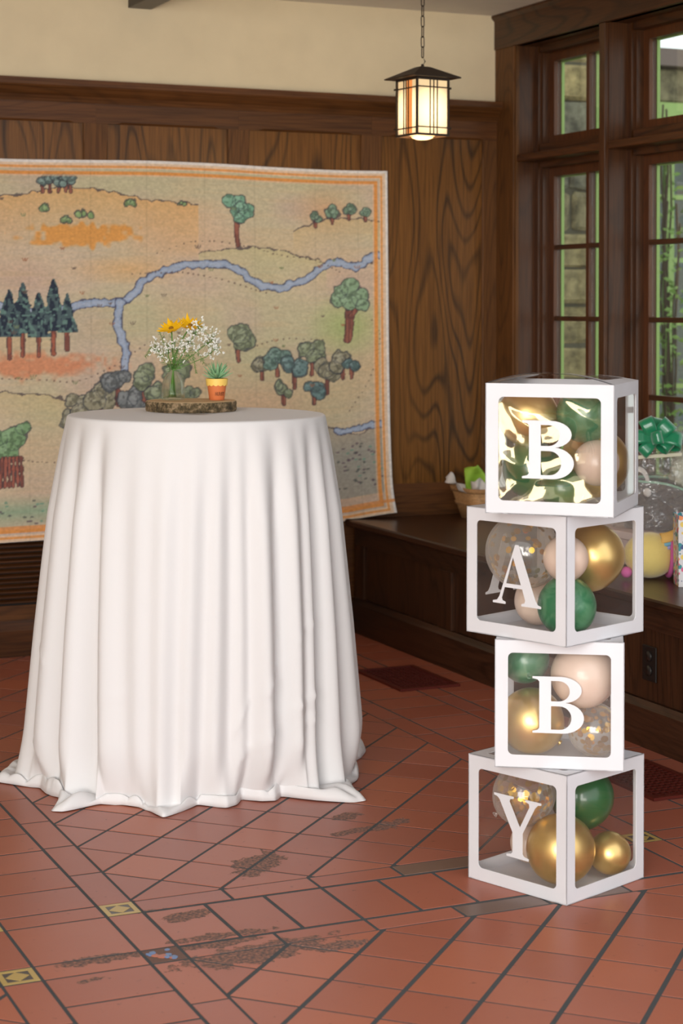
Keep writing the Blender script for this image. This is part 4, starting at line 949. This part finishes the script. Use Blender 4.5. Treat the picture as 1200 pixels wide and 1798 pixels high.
def letter(outer, inners, height, parent, face, size, back=False, flipz=1):
    cu = bpy.data.curves.new('letter', 'CURVE'); cu.dimensions = '2D'; cu.fill_mode = 'BOTH'; cu.extrude = .0006
    for pl_ in [outer]+inners:
        sp_ = cu.splines.new('POLY'); sp_.points.add(len(pl_)-1); sp_.use_cyclic_u = True
        for i, (x, y) in enumerate(pl_): sp_.points[i].co = ((x-.47)*height, (y-.5)*height, 0, 1)
    tmp = bpy.data.objects.new('tmp', cu); COL.objects.link(tmp); dg = bpy.context.evaluated_depsgraph_get(); me = bpy.data.meshes.new_from_object(tmp.evaluated_get(dg)); me.name = 'letter'
    COL.objects.unlink(tmp); bpy.data.objects.remove(tmp); me.materials.clear(); me.materials.append(letter_m)
    o = bpy.data.objects.new('letter', me); COL.objects.link(o); o.parent = parent
    if not back: o.location = (0, -size/2-.0016, size/2); o.rotation_euler = (pi/2, 0, 0)
    else: o.location = (-size/2-.0016, 0, size/2); o.rotation_euler = (pi/2, 0, -pi/2)
    return o
def rring(s, mgn, rad_, n=6):      # outer square and rounded inner square, matching vertex counts
    i = s-mgn; inner = []; outer = []
    for cx, cy, a0 in ((i-rad_,i-rad_,0),(-i+rad_,i-rad_,pi/2),(-i+rad_,-i+rad_,pi),(i-rad_,-i+rad_,3*pi/2)):
        for k in range(n+1):
            a = a0+pi/2*k/n; inner.append((cx+rad_*cos(a), cy+rad_*sin(a)))
            q = k/n; sx_, sy_ = (1 if cx > 0 else -1), (1 if cy > 0 else -1)
            # run along the outer square around the corner
            if a0 in (0, pi): ox, oy = (s*sx_, (i-rad_+(s-i+rad_)*min(1,2*q))*sy_) if q <= .5 else ((s-(s-i+rad_)*(2*q-1))*sx_, s*sy_)
            else: ox, oy = ((i-rad_+(s-i+rad_)*min(1,2*q))*sx_, s*sy_) if q <= .5 else (s*sx_, (s-(s-i+rad_)*(2*q-1))*sy_)
            outer.append((ox, oy))
    return outer, inner
BS = .293
def letter_box(name, label, loc, ang, glyph, lh, style='plain', backletter=False):
    t = thing(name, label, 'box', loc, -radians(ang), 'stacked letter boxes'); s = BS/2; th = .0022
    out, inn = rring(s, .030, .012); n = len(out); fr = MB()
    def face(fn):
        V = [fn(x, y, 0) for x, y in out]+[fn(x, y, 0) for x, y in inn]+[fn(x, y, th) for x, y in out]+[fn(x, y, th) for x, y in inn]
        Fs = []
        for i in range(n):
            j = (i+1) % n; Fs += [(i,j,n+j,n+i),(2*n+i,2*n+j,3*n+j,3*n+i),(i,j,2*n+j,2*n+i),(n+i,n+j,3*n+j,3*n+i)]
        fr.add(V, Fs)
    sid = [lambda x, y, d: (x, -s+d, y+s), lambda x, y, d: (x, s-d, y+s), lambda x, y, d: (-s+d, x, y+s), lambda x, y, d: (s-d, x, y+s)]
    for f in sid: face(f)
    bul = .026 if style == 'top' else 0
    def topf(x, y, d):
        return (x, y, BS-d+bul*max(0, 1-(x/s)**2)*(.75-.25*y/s))
    if style == 'top':
        # lid ring subdivided so that it can bow upwards
        lid = MB(); M_n = 24
        for a, b, c, d in ((-s, s, -s, -s+.03), (-s, s, s-.03, s), (-s, -s+.03, -s+.03, s-.03), (s-.03, s, -s+.03, s-.03)):
            for dz in (0, th): lid.grid(lambda u, v: topf(a+(b-a)*u, c+(d-c)*v, dz), M_n if b-a > .1 else 2, M_n if d-c > .1 else 2)
        lid.obj('lid', card, t, recalc=False)
    else: face(topf)
    fr.box(-s, s, -s, s, 0, th)
    fr.obj('box_frame', card, t)
    e = s-.026
    def pane(fn, mm, name='window_film', nn=1):
        p = MB(); p.grid(fn, nn, nn); return p.obj(name, mm, t, recalc=False)
    rn = random.Random(hash(glyph) % 5)
    mats = {'plain': film, 'soft': film_m, 'top': film}[style]
    ffilm = None
    if style == 'top':
        def ff(u, v):
            x = -e+2*e*u; z = s-e+2*e*v; m_ = min(u, 1-u, v, 1-v)*2
            env = min(1, m_*3.0)
            dd_ = .010*env*(sin(6*u+4*v*v+2)+.6*sin(9*v-5*u+1)+.25*sin(17*(u*.7+v)+3*sin(5*u)))+.012*(1-abs(2*u-1)**2)*(1-abs(2*v-1)**2)*env
            return (x, -s+th+.002+abs(dd_)*.8+.004*env, z)
        ffilm = pane(ff, film_w, nn=70)
    else: ffilm = pane(lambda u, v: (-e+2*e*u, -s+th+.0008, s-e+2*e*v), mats)
    pane(lambda u, v: (-e+2*e*u, s-th-.0008, s-e+2*e*v), film); pane(lambda u, v: (s-th-.0008, -e+2*e*u, s-e+2*e*v), film); bfilm = pane(lambda u, v: (-s+th+.0008, -e+2*e*u, s-e+2*e*v), film)
    pane(lambda u, v: topf(-e+2*e*u, -e+2*e*v, th+.0006), film, nn=16 if style == 'top' else 1)
    g = {'B': (B_out, B_in), 'A': (A_out, A_in), 'Y': (Y_out, [])}[glyph]
    letter(g[0], g[1], lh, ffilm, 0, BS)
    if backletter: letter(g[0], g[1], lh, bfilm, 0, BS, True)
    return t
bxY = letter_box('letter_box', 'white open-sided box lettered Y standing on the tile floor, lowest of the stack', (2.2213, 3.7457, .0008), 69.03, 'Y', .140)
bxB = letter_box('letter_box', 'white box lettered B resting on the box lettered Y', (2.2261, 3.7351, .2945), 31.96, 'B', .129, 'soft')
bxA = letter_box('letter_box', 'white box lettered A, third up, with pale, gold and green balloons', (2.2002, 3.7176, .5882), 68.6, 'A', .138, 'plain', True)
bxT = letter_box('letter_box', 'white box lettered B with bowed lid on top of the stack', (2.1833, 3.6533, .8820), 43.35, 'B', .130, 'top')

def bal_mat(name, col, rough, metal=0, coat=.5, marble=0, col2=None, mscale=6):
    m_, nt, b_ = mat(name); b_.inputs['Base Color'].default_value=(*col,1); b_.inputs['Roughness'].default_value=rough; b_.inputs['Metallic'].default_value=metal; b_.inputs['Coat Weight'].default_value=coat; b_.inputs['Coat Roughness'].default_value=.12
    tc = N(nt,'ShaderNodeTexCoord'); n = N(nt,'ShaderNodeTexNoise', Scale=mscale, Detail=3, Distortion=2.5); nt.links.new(tc.outputs['Object'], n.inputs['Vector'])
    mx = N(nt,'ShaderNodeMixRGB'); mx.inputs[1].default_value=(*col,1); mx.inputs[2].default_value=(*(col2 or col),1); r_ = N(nt,'ShaderNodeValToRGB'); r_.color_ramp.elements[0].position=.45; r_.color_ramp.elements[1].position=.6
    nt.links.new(n.outputs['Fac'], r_.inputs[0]); ml = N(nt,'ShaderNodeMath', _operation='MULTIPLY'); ml.inputs[1].default_value=marble; nt.links.new(r_.outputs[0], ml.inputs[0]); nt.links.new(ml.outputs[0], mx.inputs['Fac']); nt.links.new(mx.outputs[0], b_.inputs['Base Color'])
    return m_
gold = bal_mat('chrome_gold', lin((232,196,124)), .34, .82, .3, .3, lin((214,174,96)))
green = bal_mat('forest_green_latex', lin((30,92,44)), .35, 0, .6); greenm = bal_mat('marbled_green_latex', lin((44,112,72)), .4, 0, .5, .35, lin((120,166,128)), 14)
nude = bal_mat('nude_latex', lin((222,196,178)), .42, 0, .4, .2, lin((208,178,160)), 8)
clear_b, nt, b_ = mat('clear_latex'); nt.nodes.remove(b_); tr = N(nt,'ShaderNodeBsdfTransparent'); tr.inputs[0].default_value=(.93,.90,.87,1); gl = N(nt,'ShaderNodeBsdfGlossy'); gl.inputs['Roughness'].default_value=.08
df = N(nt,'ShaderNodeBsdfDiffuse'); df.inputs[0].default_value=(.85,.80,.74,1); fz = N(nt,'ShaderNodeLayerWeight'); fz.inputs['Blend'].default_value=.25; a = N(nt,'ShaderNodeMixShader'); a.inputs[0].default_value=.09
nt.links.new(tr.outputs[0], a.inputs[1]); nt.links.new(gl.outputs[0], a.inputs[2]); b = N(nt,'ShaderNodeMixShader'); mp = N(nt,'ShaderNodeMath', _operation='MULTIPLY_ADD'); mp.inputs[1].default_value=.5; mp.inputs[2].default_value=.08
nt.links.new(fz.outputs['Facing'], mp.inputs[0]); nt.links.new(mp.outputs[0], b.inputs[0]); nt.links.new(a.outputs[0], b.inputs[1]); nt.links.new(df.outputs[0], b.inputs[2]); nt.links.new(b.outputs[0], nt.nodes['Material Output'].inputs[0])
foil = simple('gold_foil', lin((246,196,60)), .25, metal=1)
def balloon(name, label, loc, r, m_, neck=(0,0,-1), confetti=0, pear=.18, seed=0):
    t = thing(name, label, 'balloon', loc, 0, 'balloons inside the letter boxes'); q = (-Vector(neck)).to_track_quat('Z', 'Y').to_matrix(); b = MB()
    def shp(p):
        k = p.z/r
        if k < 0: f = 1-pear*(k*k)*.8; p = Vector((p.x*f, p.y*f, p.z*(1+pear*.9*k*k)))
        return q @ p
    b.ball((0,0,0), r, 40, 26, fn=shp); skin = b.obj('balloon_skin', m_, t)
    k = MB(); z0 = -r*(1+pear*.9)+.001
    k.lathe([(.003,z0+.002),(.0035,z0-.003),(.0028,z0-.005),(.006,z0-.010),(.0075,z0-.012),(.005,z0-.0115)], 14, cap=False); k.v = [tuple(q @ Vector(v)) for v in k.v]; k.obj('knot', m_, skin)
    if confetti:
        rs = random.Random(seed); c = MB()
        for i in range(confetti):
            d_ = Vector((rs.gauss(0,1), rs.gauss(0,1), rs.gauss(-.25,1))).normalized(); 
            if rs.random() < .6: d_ = (d_+Vector((-.5,-.8,.2))*.8).normalized()
            p = d_*(r-.0025); R_ = rs.uniform(.0045,.0085); u = d_.orthogonal().normalized(); v = d_.cross(u); tl = Vector((rs.uniform(-.3,.3),rs.uniform(-.3,.3),rs.uniform(-.3,.3)))
            pp = shp_in = p*.97; c.add([pp+(u*cos(2*pi*j/9)+v*sin(2*pi*j/9))*R_+tl*R_*cos(2*pi*j/9)*.5 for j in range(9)], [list(range(9))])
        tag(c.obj('confetti', foil, t, recalc=False), kind='stuff')
    return t
def inside(bx, z0, ang, w, r):       # keep a balloon inside its box
    a = -radians(ang); dx, dy = w[0]-bx[0], w[1]-bx[1]; lx = dx*cos(a)+dy*sin(a); ly = -dx*sin(a)+dy*cos(a); L_ = BS/2-.005-r
    lx = max(-L_, min(L_, lx)); ly = max(-L_+(.022 if z0 > .8 else 0), min(L_, ly)); lz = max(z0+.004+r, min(z0+BS-.004-r, w[2]))
    return (bx[0]+lx*cos(a)-ly*sin(a), bx[1]+lx*sin(a)+ly*cos(a), lz)
defs = {
 'Y': ((2.2213,3.7457), .001, 69.03, [
   ('clear balloon with gold confetti in the lowest box, behind the letter Y', (2.100,3.732,.19), .074, clear_b, (-.6,.5,-.6), 150),
   ('large gold balloon in the lowest box at its near corner', (2.163,3.627,.105), .080, gold, (.3,.9,-.2), 0),
   ('dark green balloon in the upper right of the lowest box', (2.330,3.760,.185), .076, green, (-.2,-.1,-1), 0),
   ('small gold balloon in the right corner of the lowest box', (2.345,3.665,.06), .050, gold, (0,1,.1), 0),
   ('small pale balloon low at the back of the lowest box', (2.200,3.850,.06), .048, nude, (-.7,-.5,-.2), 0)]),
 'B': ((2.2261,3.7351), .2945, 31.96, [
   ('green balloon in the upper left corner of the second box', (2.120,3.780,.52), .058, greenm, (-.3,-.8,-.4), 0),
   ('large pale balloon at the upper right of the second box', (2.230,3.640,.495), .076, nude, (.3,.9,.2), 0),
   ('gold balloon at the lower left of the second box', (2.093,3.645,.385), .076, gold, (.75,-.1,-.6), 0),
   ('clear balloon with gold confetti low at the right of the second box', (2.27,3.655,.365), .062, clear_b, (.1,.9,-.2), 110)]),
 'A': ((2.2002,3.7176), .5882, 68.6, [
   ('clear balloon with gold confetti behind the letter A', (2.126,3.757,.775), .088, clear_b, (.75,-.3,-.55), 100),
   ('small pale balloon near the front corner of the box lettered A', (2.165,3.600,.775), .052, nude, (0,0,-1), 0),
   ('large gold balloon at the right of the box lettered A', (2.330,3.705,.765), .076, gold, (-.05,0,-1), 0),
   ('green balloon low at the front corner of the box lettered A', (2.188,3.610,.661), .068, greenm, (-.15,-.1,1), 0),
   ('pale balloon low at the back of the box lettered A', (2.190,3.78,.650), .056, nude, (-.4,.3,.9), 0)]),
 'T': ((2.1833,3.6533), .8820, 43.35, [
   ('green balloon at the lower left of the top box', (2.035,3.64,.955), .068, green, (.2,.9,.3), 0),
   ('green balloon at the upper right of the top box', (2.195,3.60,1.06), .066, greenm, (0,.8,.4), 0),
   ('green balloon at the bottom middle of the top box', (2.125,3.55,.93), .050, green, (0,1,.1), 0),
   ('small pale balloon at the lower right of the top box', (2.195,3.50,.955), .052, nude, (0,1,-.2), 0),
   ('gold balloon at the right side of the top box', (2.315,3.64,1.00), .080, gold, (-.2,.2,-1), 0),
   ('gold balloon at the upper left of the top box', (2.075,3.68,1.075), .070, gold, (.1,.9,0), 0)])}
sd = 0
for key, (bx, z0, ang, lst) in defs.items():
    P = [list(inside(bx, z0, ang, d_[1], d_[2])) for d_ in lst]
    for it in range(60):       # let the balloons push each other apart
        for i in range(len(P)):
            for j in range(i):
                v = Vector(P[i])-Vector(P[j]); need = lst[i][2]+lst[j][2]-.004
                if v.length < need:
                    pu = v.normalized()*(need-v.length)*.3; P[i] = list(Vector(P[i])+pu); P[j] = list(Vector(P[j])-pu)
        P = [list(inside(bx, z0, ang, p, d_[2])) for p, d_ in zip(P, lst)]
    for (lb, _, r, mm, nk, cf), p in zip(lst, P):
        sd += 1; balloon('confetti_balloon' if cf else 'balloon', lb, p, r, mm, nk, cf, .05 if not 'large gold balloon at the right' in lb else .12, sd)

# ------------------------------------------------------------------ basket on the bench
ZSt = .4655
bam = wood('pale_basket_wood', 'x', lin((150,104,62)), lin((196,148,98)), lin((214,170,120)), rough=.7, figure=.4)
bk = thing('wooden_basket', 'pale split-wood basket of gifts on the bench in the back corner', 'basket', (3.655, 6.735, ZSt))
def rr4(w_, d_, n=8, rad_=.03):
    P = []
    for cx, cy, a0 in ((w_-rad_,d_-rad_,0),(-w_+rad_,d_-rad_,pi/2),(-w_+rad_,-d_+rad_,pi),(w_-rad_,-d_+rad_,3*pi/2)):
        P += [(cx+rad_*cos(a0+pi/2*k/n), cy+rad_*sin(a0+pi/2*k/n)) for k in range(n+1)]
    return P
m = MB(); secs = [(.092,0),(.125,.13),(.120,.13),(.088,.006)]; n4 = 36
for w_, z in secs:
    for x, y in rr4(w_, w_*.95, 8, .05): m.v.append((x, y, z))
for j in range(3):
    for k in range(n4): m.f.append([j*n4+k, j*n4+(k+1)%n4, (j+1)*n4+(k+1)%n4, (j+1)*n4+k]); m.m.append(0); m.sm.append(True)
m.f.append(list(range(n4))); m.m.append(0); m.sm.append(False); m.f.append(list(range(3*n4,4*n4))); m.m.append(0); m.sm.append(False)
m.obj('basket_wall', bam, bk, recalc=True)
for z0_, z1_ in ((.112,.132),(.058,.07)):
    m = MB()
    for z in (z0_, z1_):
        w_ = .092+.033*z/.13+.0035
        for x, y in rr4(w_, w_*.95, 8, .05): m.v.append((x, y, z))
    for z in (z1_, z0_):
        w_ = .092+.033*z/.13+.0004
        for x, y in rr4(w_, w_*.95, 8, .05): m.v.append((x, y, z))
    for j in range(4):
        for k in range(n4): m.f.append([j*n4+k, j*n4+(k+1)%n4, ((j+1)%4)*n4+(k+1)%n4, ((j+1)%4)*n4+k]); m.m.append(0); m.sm.append(True)
    m.obj('rim_band' if z0_ > .1 else 'waist_band', bam, bk)
paper = simple('tissue_paper', lin((214,206,200)), .8, bump=.4, bscale=40); gpaper = simple('green_print_paper', lin((150,190,60)), .7); stripem, nt, b_ = mat('striped_paper')
tc = N(nt,'ShaderNodeTexCoord'); wv = N(nt,'ShaderNodeTexWave', Scale=30); nt.links.new(tc.outputs['Object'], wv.inputs['Vector']); r_ = N(nt,'ShaderNodeValToRGB'); r_.color_ramp.elements[0].color=(*lin((150,144,140)),1); r_.color_ramp.elements[1].color=(*lin((214,206,198)),1); nt.links.new(wv.outputs['Fac'], r_.inputs[0]); nt.links.new(r_.outputs[0], b_.inputs['Base Color']); b_.inputs['Roughness'].default_value=.8
def leafsheet(name, label, loc, dirv, up, Lg, W_, mm, seed, cat='paper'):
    rs = random.Random(seed); d_ = Vector(dirv).normalized(); s_ = d_.cross(Vector(up)).normalized(); n_ = s_.cross(d_); m = MB(); ph = rs.uniform(0,6)
    def fn(u, v):
        w_ = W_*(.35+.65*sin(pi*min(.92,.15+v*.75))); return Vector((0,0,0))+d_*Lg*v+s_*(u-.5)*w_+n_*(.012*sin(6*u+3*v+ph)+.01*sin(11*v-4*u)-.03*(u-.5)**2*4*.5)
    m.grid(fn, 14, 14); o = m.obj(name, mm, None, recalc=False); o.location = loc; sol = o.modifiers.new('t','SOLIDIFY'); sol.thickness=.0008; tag(o, label, cat); return o
leafsheet('tissue_paper', 'crumpled pale tissue sticking out left of the wooden basket', (3.60,6.70,ZSt+.085), uv(-.8,-.1,.62), (0,0,1), .16, .085, paper, 1)
leafsheet('tissue_paper', 'green and white tissue standing in the wooden basket', (3.625,6.70,ZSt+.06), uv(-.28,-.15,.8), uv(0,-1,.2), .17, .10, gpaper, 2)
leafsheet('tissue_paper', 'white tissue fold in front of the green tissue in the basket', (3.615,6.665,ZSt+.07), uv(-.30,-.22,.66), uv(0,-1,.2), .11, .07, paper, 5)
leafsheet('striped_paper', 'grey striped wrapped bundle leaning right in the wooden basket', (3.615,6.71,ZSt+.055), uv(.62,.0,.62), uv(0,-1,.3), .24, .13, stripem, 3, 'paper')
leafsheet('tissue_paper', 'pale knotted wrap hanging over the basket rim', (3.60,6.615,ZSt+.155), uv(.6,-.15,-.55), uv(0,-1,.3), .09, .04, paper, 4)

# ------------------------------------------------------------------ gifts on the bench at the right
felt = simple('dark_grey_felt', lin((104,98,96)), .95, bump=.8, bscale=300, sheen=.5); wf = simple('white_felt', lin((226,222,218)), .9, bump=.3, bscale=300); mint = simple('mint_fabric', lin((160,204,180)), .8)
GX, GY = 3.62, 5.345
gb = thing('gift_box', 'pale pink-white flat gift box under the grey felt caddy', 'gift box', (3.60, 5.33, ZSt), radians(4))
m = MB(); m.cbox(-.17,.17,-.24,.24,0,.085,.004); m.obj('box_body', simple('pink_white_card', lin((226,206,204)), .7), gb); m = MB(); m.cbox(-.174,.174,-.244,.244,.0855,.112,.003); m.obj('lid', simple('pink_white_lid', lin((232,216,214)), .7), gb)
cd = thing('felt_caddy', 'dark grey felt caddy with white handle and button, wrapped in crinkled cellophane', 'caddy', (GX, GY, ZSt+.1128), radians(-62))
m = MB()
def cadf(u, v):
    a = 2*pi*u; w_ = .155+.012*v; d_ = .095+.008*v; c_, s_ = cos(a), sin(a); k = 2/3.2
    x = w_*math.copysign(abs(c_)**k, c_); y = d_*math.copysign(abs(s_)**k, s_); return (x, y, .001+v*(.165+.03*cos(a*1)*0-.045*max(0,x/.16)**2*v))
m.grid(cadf, 60, 10); m.f.append(list(range(60))[::-1]); m.m.append(0); m.sm.append(False)
o = m.obj('felt_body', felt, cd, recalc=False); sol = o.modifiers.new('t','SOLIDIFY'); sol.thickness=.004; sol.offset=-1
pts = [cadf(i/60, 1) for i in range(60)]; m = MB(); m.tube([(p[0]*.97,p[1]*.96,p[2]+.0) for p in pts], .005, 8, closed=True); m.obj('mint_lining_edge', mint, cd)
m = MB()
for k in range(2): pass
def strap(u, v):
    a = pi*v; return (-.085+.045*cos(a), -.100+.008+(u-.5)*.0, .158+.065*sin(a)) 
P = [(-.065+.042*cos(pi*k/14), -.102, .160+.058*sin(pi*k/14)) for k in range(15)]
for k in range(14):
    a, b = P[k], P[k+1]
    for q in (0,): 
        ca_, cb_ = Vector(a)-Vector((-.065,-.102,.160)), Vector(b)-Vector((-.065,-.102,.160)); ia, ib = Vector((-.065,-.102,.160))+ca_*.68, Vector((-.065,-.102,.160))+cb_*.68
        m.add([a,b,ib,ia,(a[0],a[1]+.004,a[2]),(b[0],b[1]+.004,b[2]),(ib[0],ib[1]+.004,ib[2]),(ia[0],ia[1]+.004,ia[2])], [(0,1,2,3),(4,5,6,7),(0,1,5,4),(3,2,6,7)])
m.obj('handle', wf, cd)
m = MB(); m.ball((-.026,-.111,.132), .0155, 20, 12, sy=.6); m.obj('button', wf, cd)
# green satin bow
satin = simple('green_satin', lin((10,128,84)), .28, coat=.4, sheen=.6)
bow = thing('satin_bow', 'shiny emerald green ribbon bow on the wrapped gift', 'bow', (3.50, 5.26, .895))
def loop(u1, dd1, z1, wd, tw_, seed, L_):
    m = MB(); d_ = Vector(uv(u1, dd1, z1)).normalized(); s_ = d_.cross(Vector(uv(0,-1,tw_))).normalized(); n_ = d_.cross(s_)
    def fn(a, b):
        t_ = a*2*pi; r_ = L_/2*(1-cos(t_)); off = .34*L_*sin(t_)*(.75+.25*abs(sin(t_/2))); wv_ = wd*(.25+.75*sin(t_/2)**.6 if 0 < a < 1 else .25)
        return d_*r_+n_*off+s_*(b-.5)*wv_
    m.grid(fn, 28, 4); o = m.obj('ribbon_loop', satin, bow, recalc=False); sol = o.modifiers.new('t','SOLIDIFY'); sol.thickness=.0008
loop(.55,-.3,.65,.055,.3,1,.085); loop(.95,-.35,-.05,.055,.5,2,.095); loop(-.4,-.3,.8,.05,-.2,3,.085); loop(-.9,-.3,.1,.05,.3,4,.085); loop(.2,.4,.85,.045,0,5,.08); loop(.6,-.5,-.35,.04,.6,6,.07); loop(-.55,-.4,-.5,.045,.2,7,.075); loop(.1,-.9,.2,.045,.2,8,.06)
m = MB(); m.ball((0,0,0), .012, 14, 8); m.obj('knot', satin, bow)
# cellophane-wrapped gift
cello = film_mat('cellophane', .08, (1,1,1), .12, .10, .8, 30)
rsn = np.random.RandomState(6).rand(40,40)
def crumple(u, v): return rsn[int(v*38.9), int(u*38.9)]
m = MB()
def cf(u, v):
    a = 2*pi*(u % 1.0); k = 1.0 if v < .45 else max(.16, 1-((v-.45)/.4)**1.2*.84) if v < .85 else .16+(v-.85)/.15*.45
    r_ = (1+.09*sin(7*a+5*v)+.22*(crumple(u % 1.0, v)-.5)); cx_, cy_ = (.02*(1-k), -.10*(1-k))
    return (cx_+(.185*k*r_+.004)*cos(a), cy_+(.132*k*r_+.004)*sin(a), .003+v*.34+.02*(crumple(v, u % 1.0)-.5)*(v > 0))
m.grid(cf, 39, 26, smooth=False); m.obj('cellophane_wrap', cello, cd, recalc=False)
m = MB()
def tcf(p):
    q = crumple((atan2(p.y, p.x)/(2*pi)) % 1.0, min(.99, max(0, p.z/.2+.5))); return p*(.8+.45*q)
m.ball((.085,-.015,.205), .062, 30, 18, sz=1.25, fn=tcf); m.obj('tissue_filling', simple('speckled_tissue', lin((196,196,176)), .8, bump=.6, bscale=60), cd, recalc=False)
rb = MB(); rb.cbox(-.085,.075,-.003,.003,-.006,.006,.001); o = rb.obj('cream_ribbon_band', simple('cream_ribbon', lin((206,202,176)), .6)); o.location = (3.505,5.235,.842); o.rotation_euler = (0,radians(-4),radians(-24)); tag(o, 'narrow cream ribbon band below the green bow', 'ribbon')
# yellow plush
ym = simple('yellow_plush', lin((240,216,130)), .95, bump=.8, bscale=350, sheen=.6); pk = simple('pink_trim', lin((226,110,176)), .8); lav = simple('pastel_hood', lin((170,170,220)), .8); orr = simple('pastel_orange', lin((244,196,110)), .8); teal = simple('pastel_teal', lin((130,190,214)), .8)
pls = thing('plush_toy', 'round yellow plush toy with a pink band and pastel hood on the bench', 'toy', (3.345, 5.03, ZSt+.0015), radians(-24))
m = MB(); m.ball((-.012,0,.074), .074, 32, 20, sx=1.15); m.obj('plush_body', ym, pls)
m = MB()
for x in (.052,): m.tube([(x+.004*sin(a), .066*cos(a)*.98, .074+.066*sin(a)) for a in [2*pi*k/36 for k in range(36)]], .0085, 8, closed=True)
m.obj('pink_band', pk, pls)
m = MB(); m.ball((.082,.01,.066), .062, 24, 14, sx=.7); m.obj('rear_padding', orr, pls)
for i, (mm, z_) in enumerate(((lav,.125),(teal,.137),(orr,.149))):
    m = MB(); m.grid(lambda u, v: (.018+.10*u, -.055+.09*v, z_+.030*u*u*2+.006*sin(8*v)-.028*(2*v-1)**2), 10, 10); o = m.obj('hood_layer', mm, pls, recalc=False); sol = o.modifiers.new('t','SOLIDIFY'); sol.thickness=.006
m = MB(); m.ball((-.092,-.03,.022), .018, 16, 10); m.obj('foot', pk, pls)
m = MB(); m.ball((-.062,-.057,.082), .0035, 10, 6); m.obj('eye', blk, pls)
# floral gift bag
flor, nt, b_ = mat('floral_print'); L = nt.links.new; tc = N(nt,'ShaderNodeTexCoord'); v1 = N(nt,'ShaderNodeTexVoronoi', Scale=62); L(tc.outputs['Object'], v1.inputs['Vector']); r1 = N(nt,'ShaderNodeValToRGB'); r1.color_ramp.interpolation='CONSTANT'
r1.color_ramp.elements[0].color=(1,1,1,1); r1.color_ramp.elements[1].position=.5; r1.color_ramp.elements[1].color=(0,0,0,1); L(v1.outputs['Distance'], r1.inputs[0])
sp2 = N(nt,'ShaderNodeSeparateColor'); L(v1.outputs['Color'], sp2.inputs[0]); r2 = N(nt,'ShaderNodeValToRGB'); r2.color_ramp.interpolation='CONSTANT'; E_ = r2.color_ramp.elements; E_[0].color=(*lin((236,110,150)),1); E_[1].position=.2; E_[1].color=(*lin((60,150,160)),1)
for p_, c_ in ((.4,(240,150,90)),(.6,(70,90,140)),(.8,(244,214,110))): q = E_.new(p_); q.color=(*lin(c_),1)
L(sp2.outputs[0], r2.inputs[0]); mx = N(nt,'ShaderNodeMixRGB'); mx.inputs[1].default_value=(*lin((232,230,232)),1); L(r1.outputs[0], mx.inputs['Fac']); L(r2.outputs[0], mx.inputs[2]); L(mx.outputs[0], b_.inputs['Base Color']); b_.inputs['Roughness'].default_value=.5
bag = thing('gift_bag', 'floral patterned paper gift bag at the right edge of the bench', 'gift bag', (3.40, 4.845, ZSt+.0005), radians(-24))
m = MB(); s0, s1 = (.078,.045), (.08,.048); hb = .225
for (wx, wy), z in ((s0,0),(s1,hb)): m.v += [(-wx,-wy,z),(wx,-wy,z),(wx,wy,z),(-wx,wy,z)]
m.add([], []); m.f += [[0,1,5,4],[1,2,6,5],[2,3,7,6],[3,0,4,7],[0,1,2,3]]; m.m += [0]*5; m.sm += [False]*5
o = m.obj('bag_body', flor, bag); sol = o.modifiers.new('t','SOLIDIFY'); sol.thickness=.0012; sol.offset=-1
for sy_ in (-1,1):
    m = MB(); m.tube([(-.03,sy_*.050,hb-.02),(-.028,sy_*.050,hb+.04),(0,sy_*.050,hb+.06),(.028,sy_*.050,hb+.04),(.03,sy_*.050,hb-.02)], .002, 6); m.obj('handle', teal, bag)
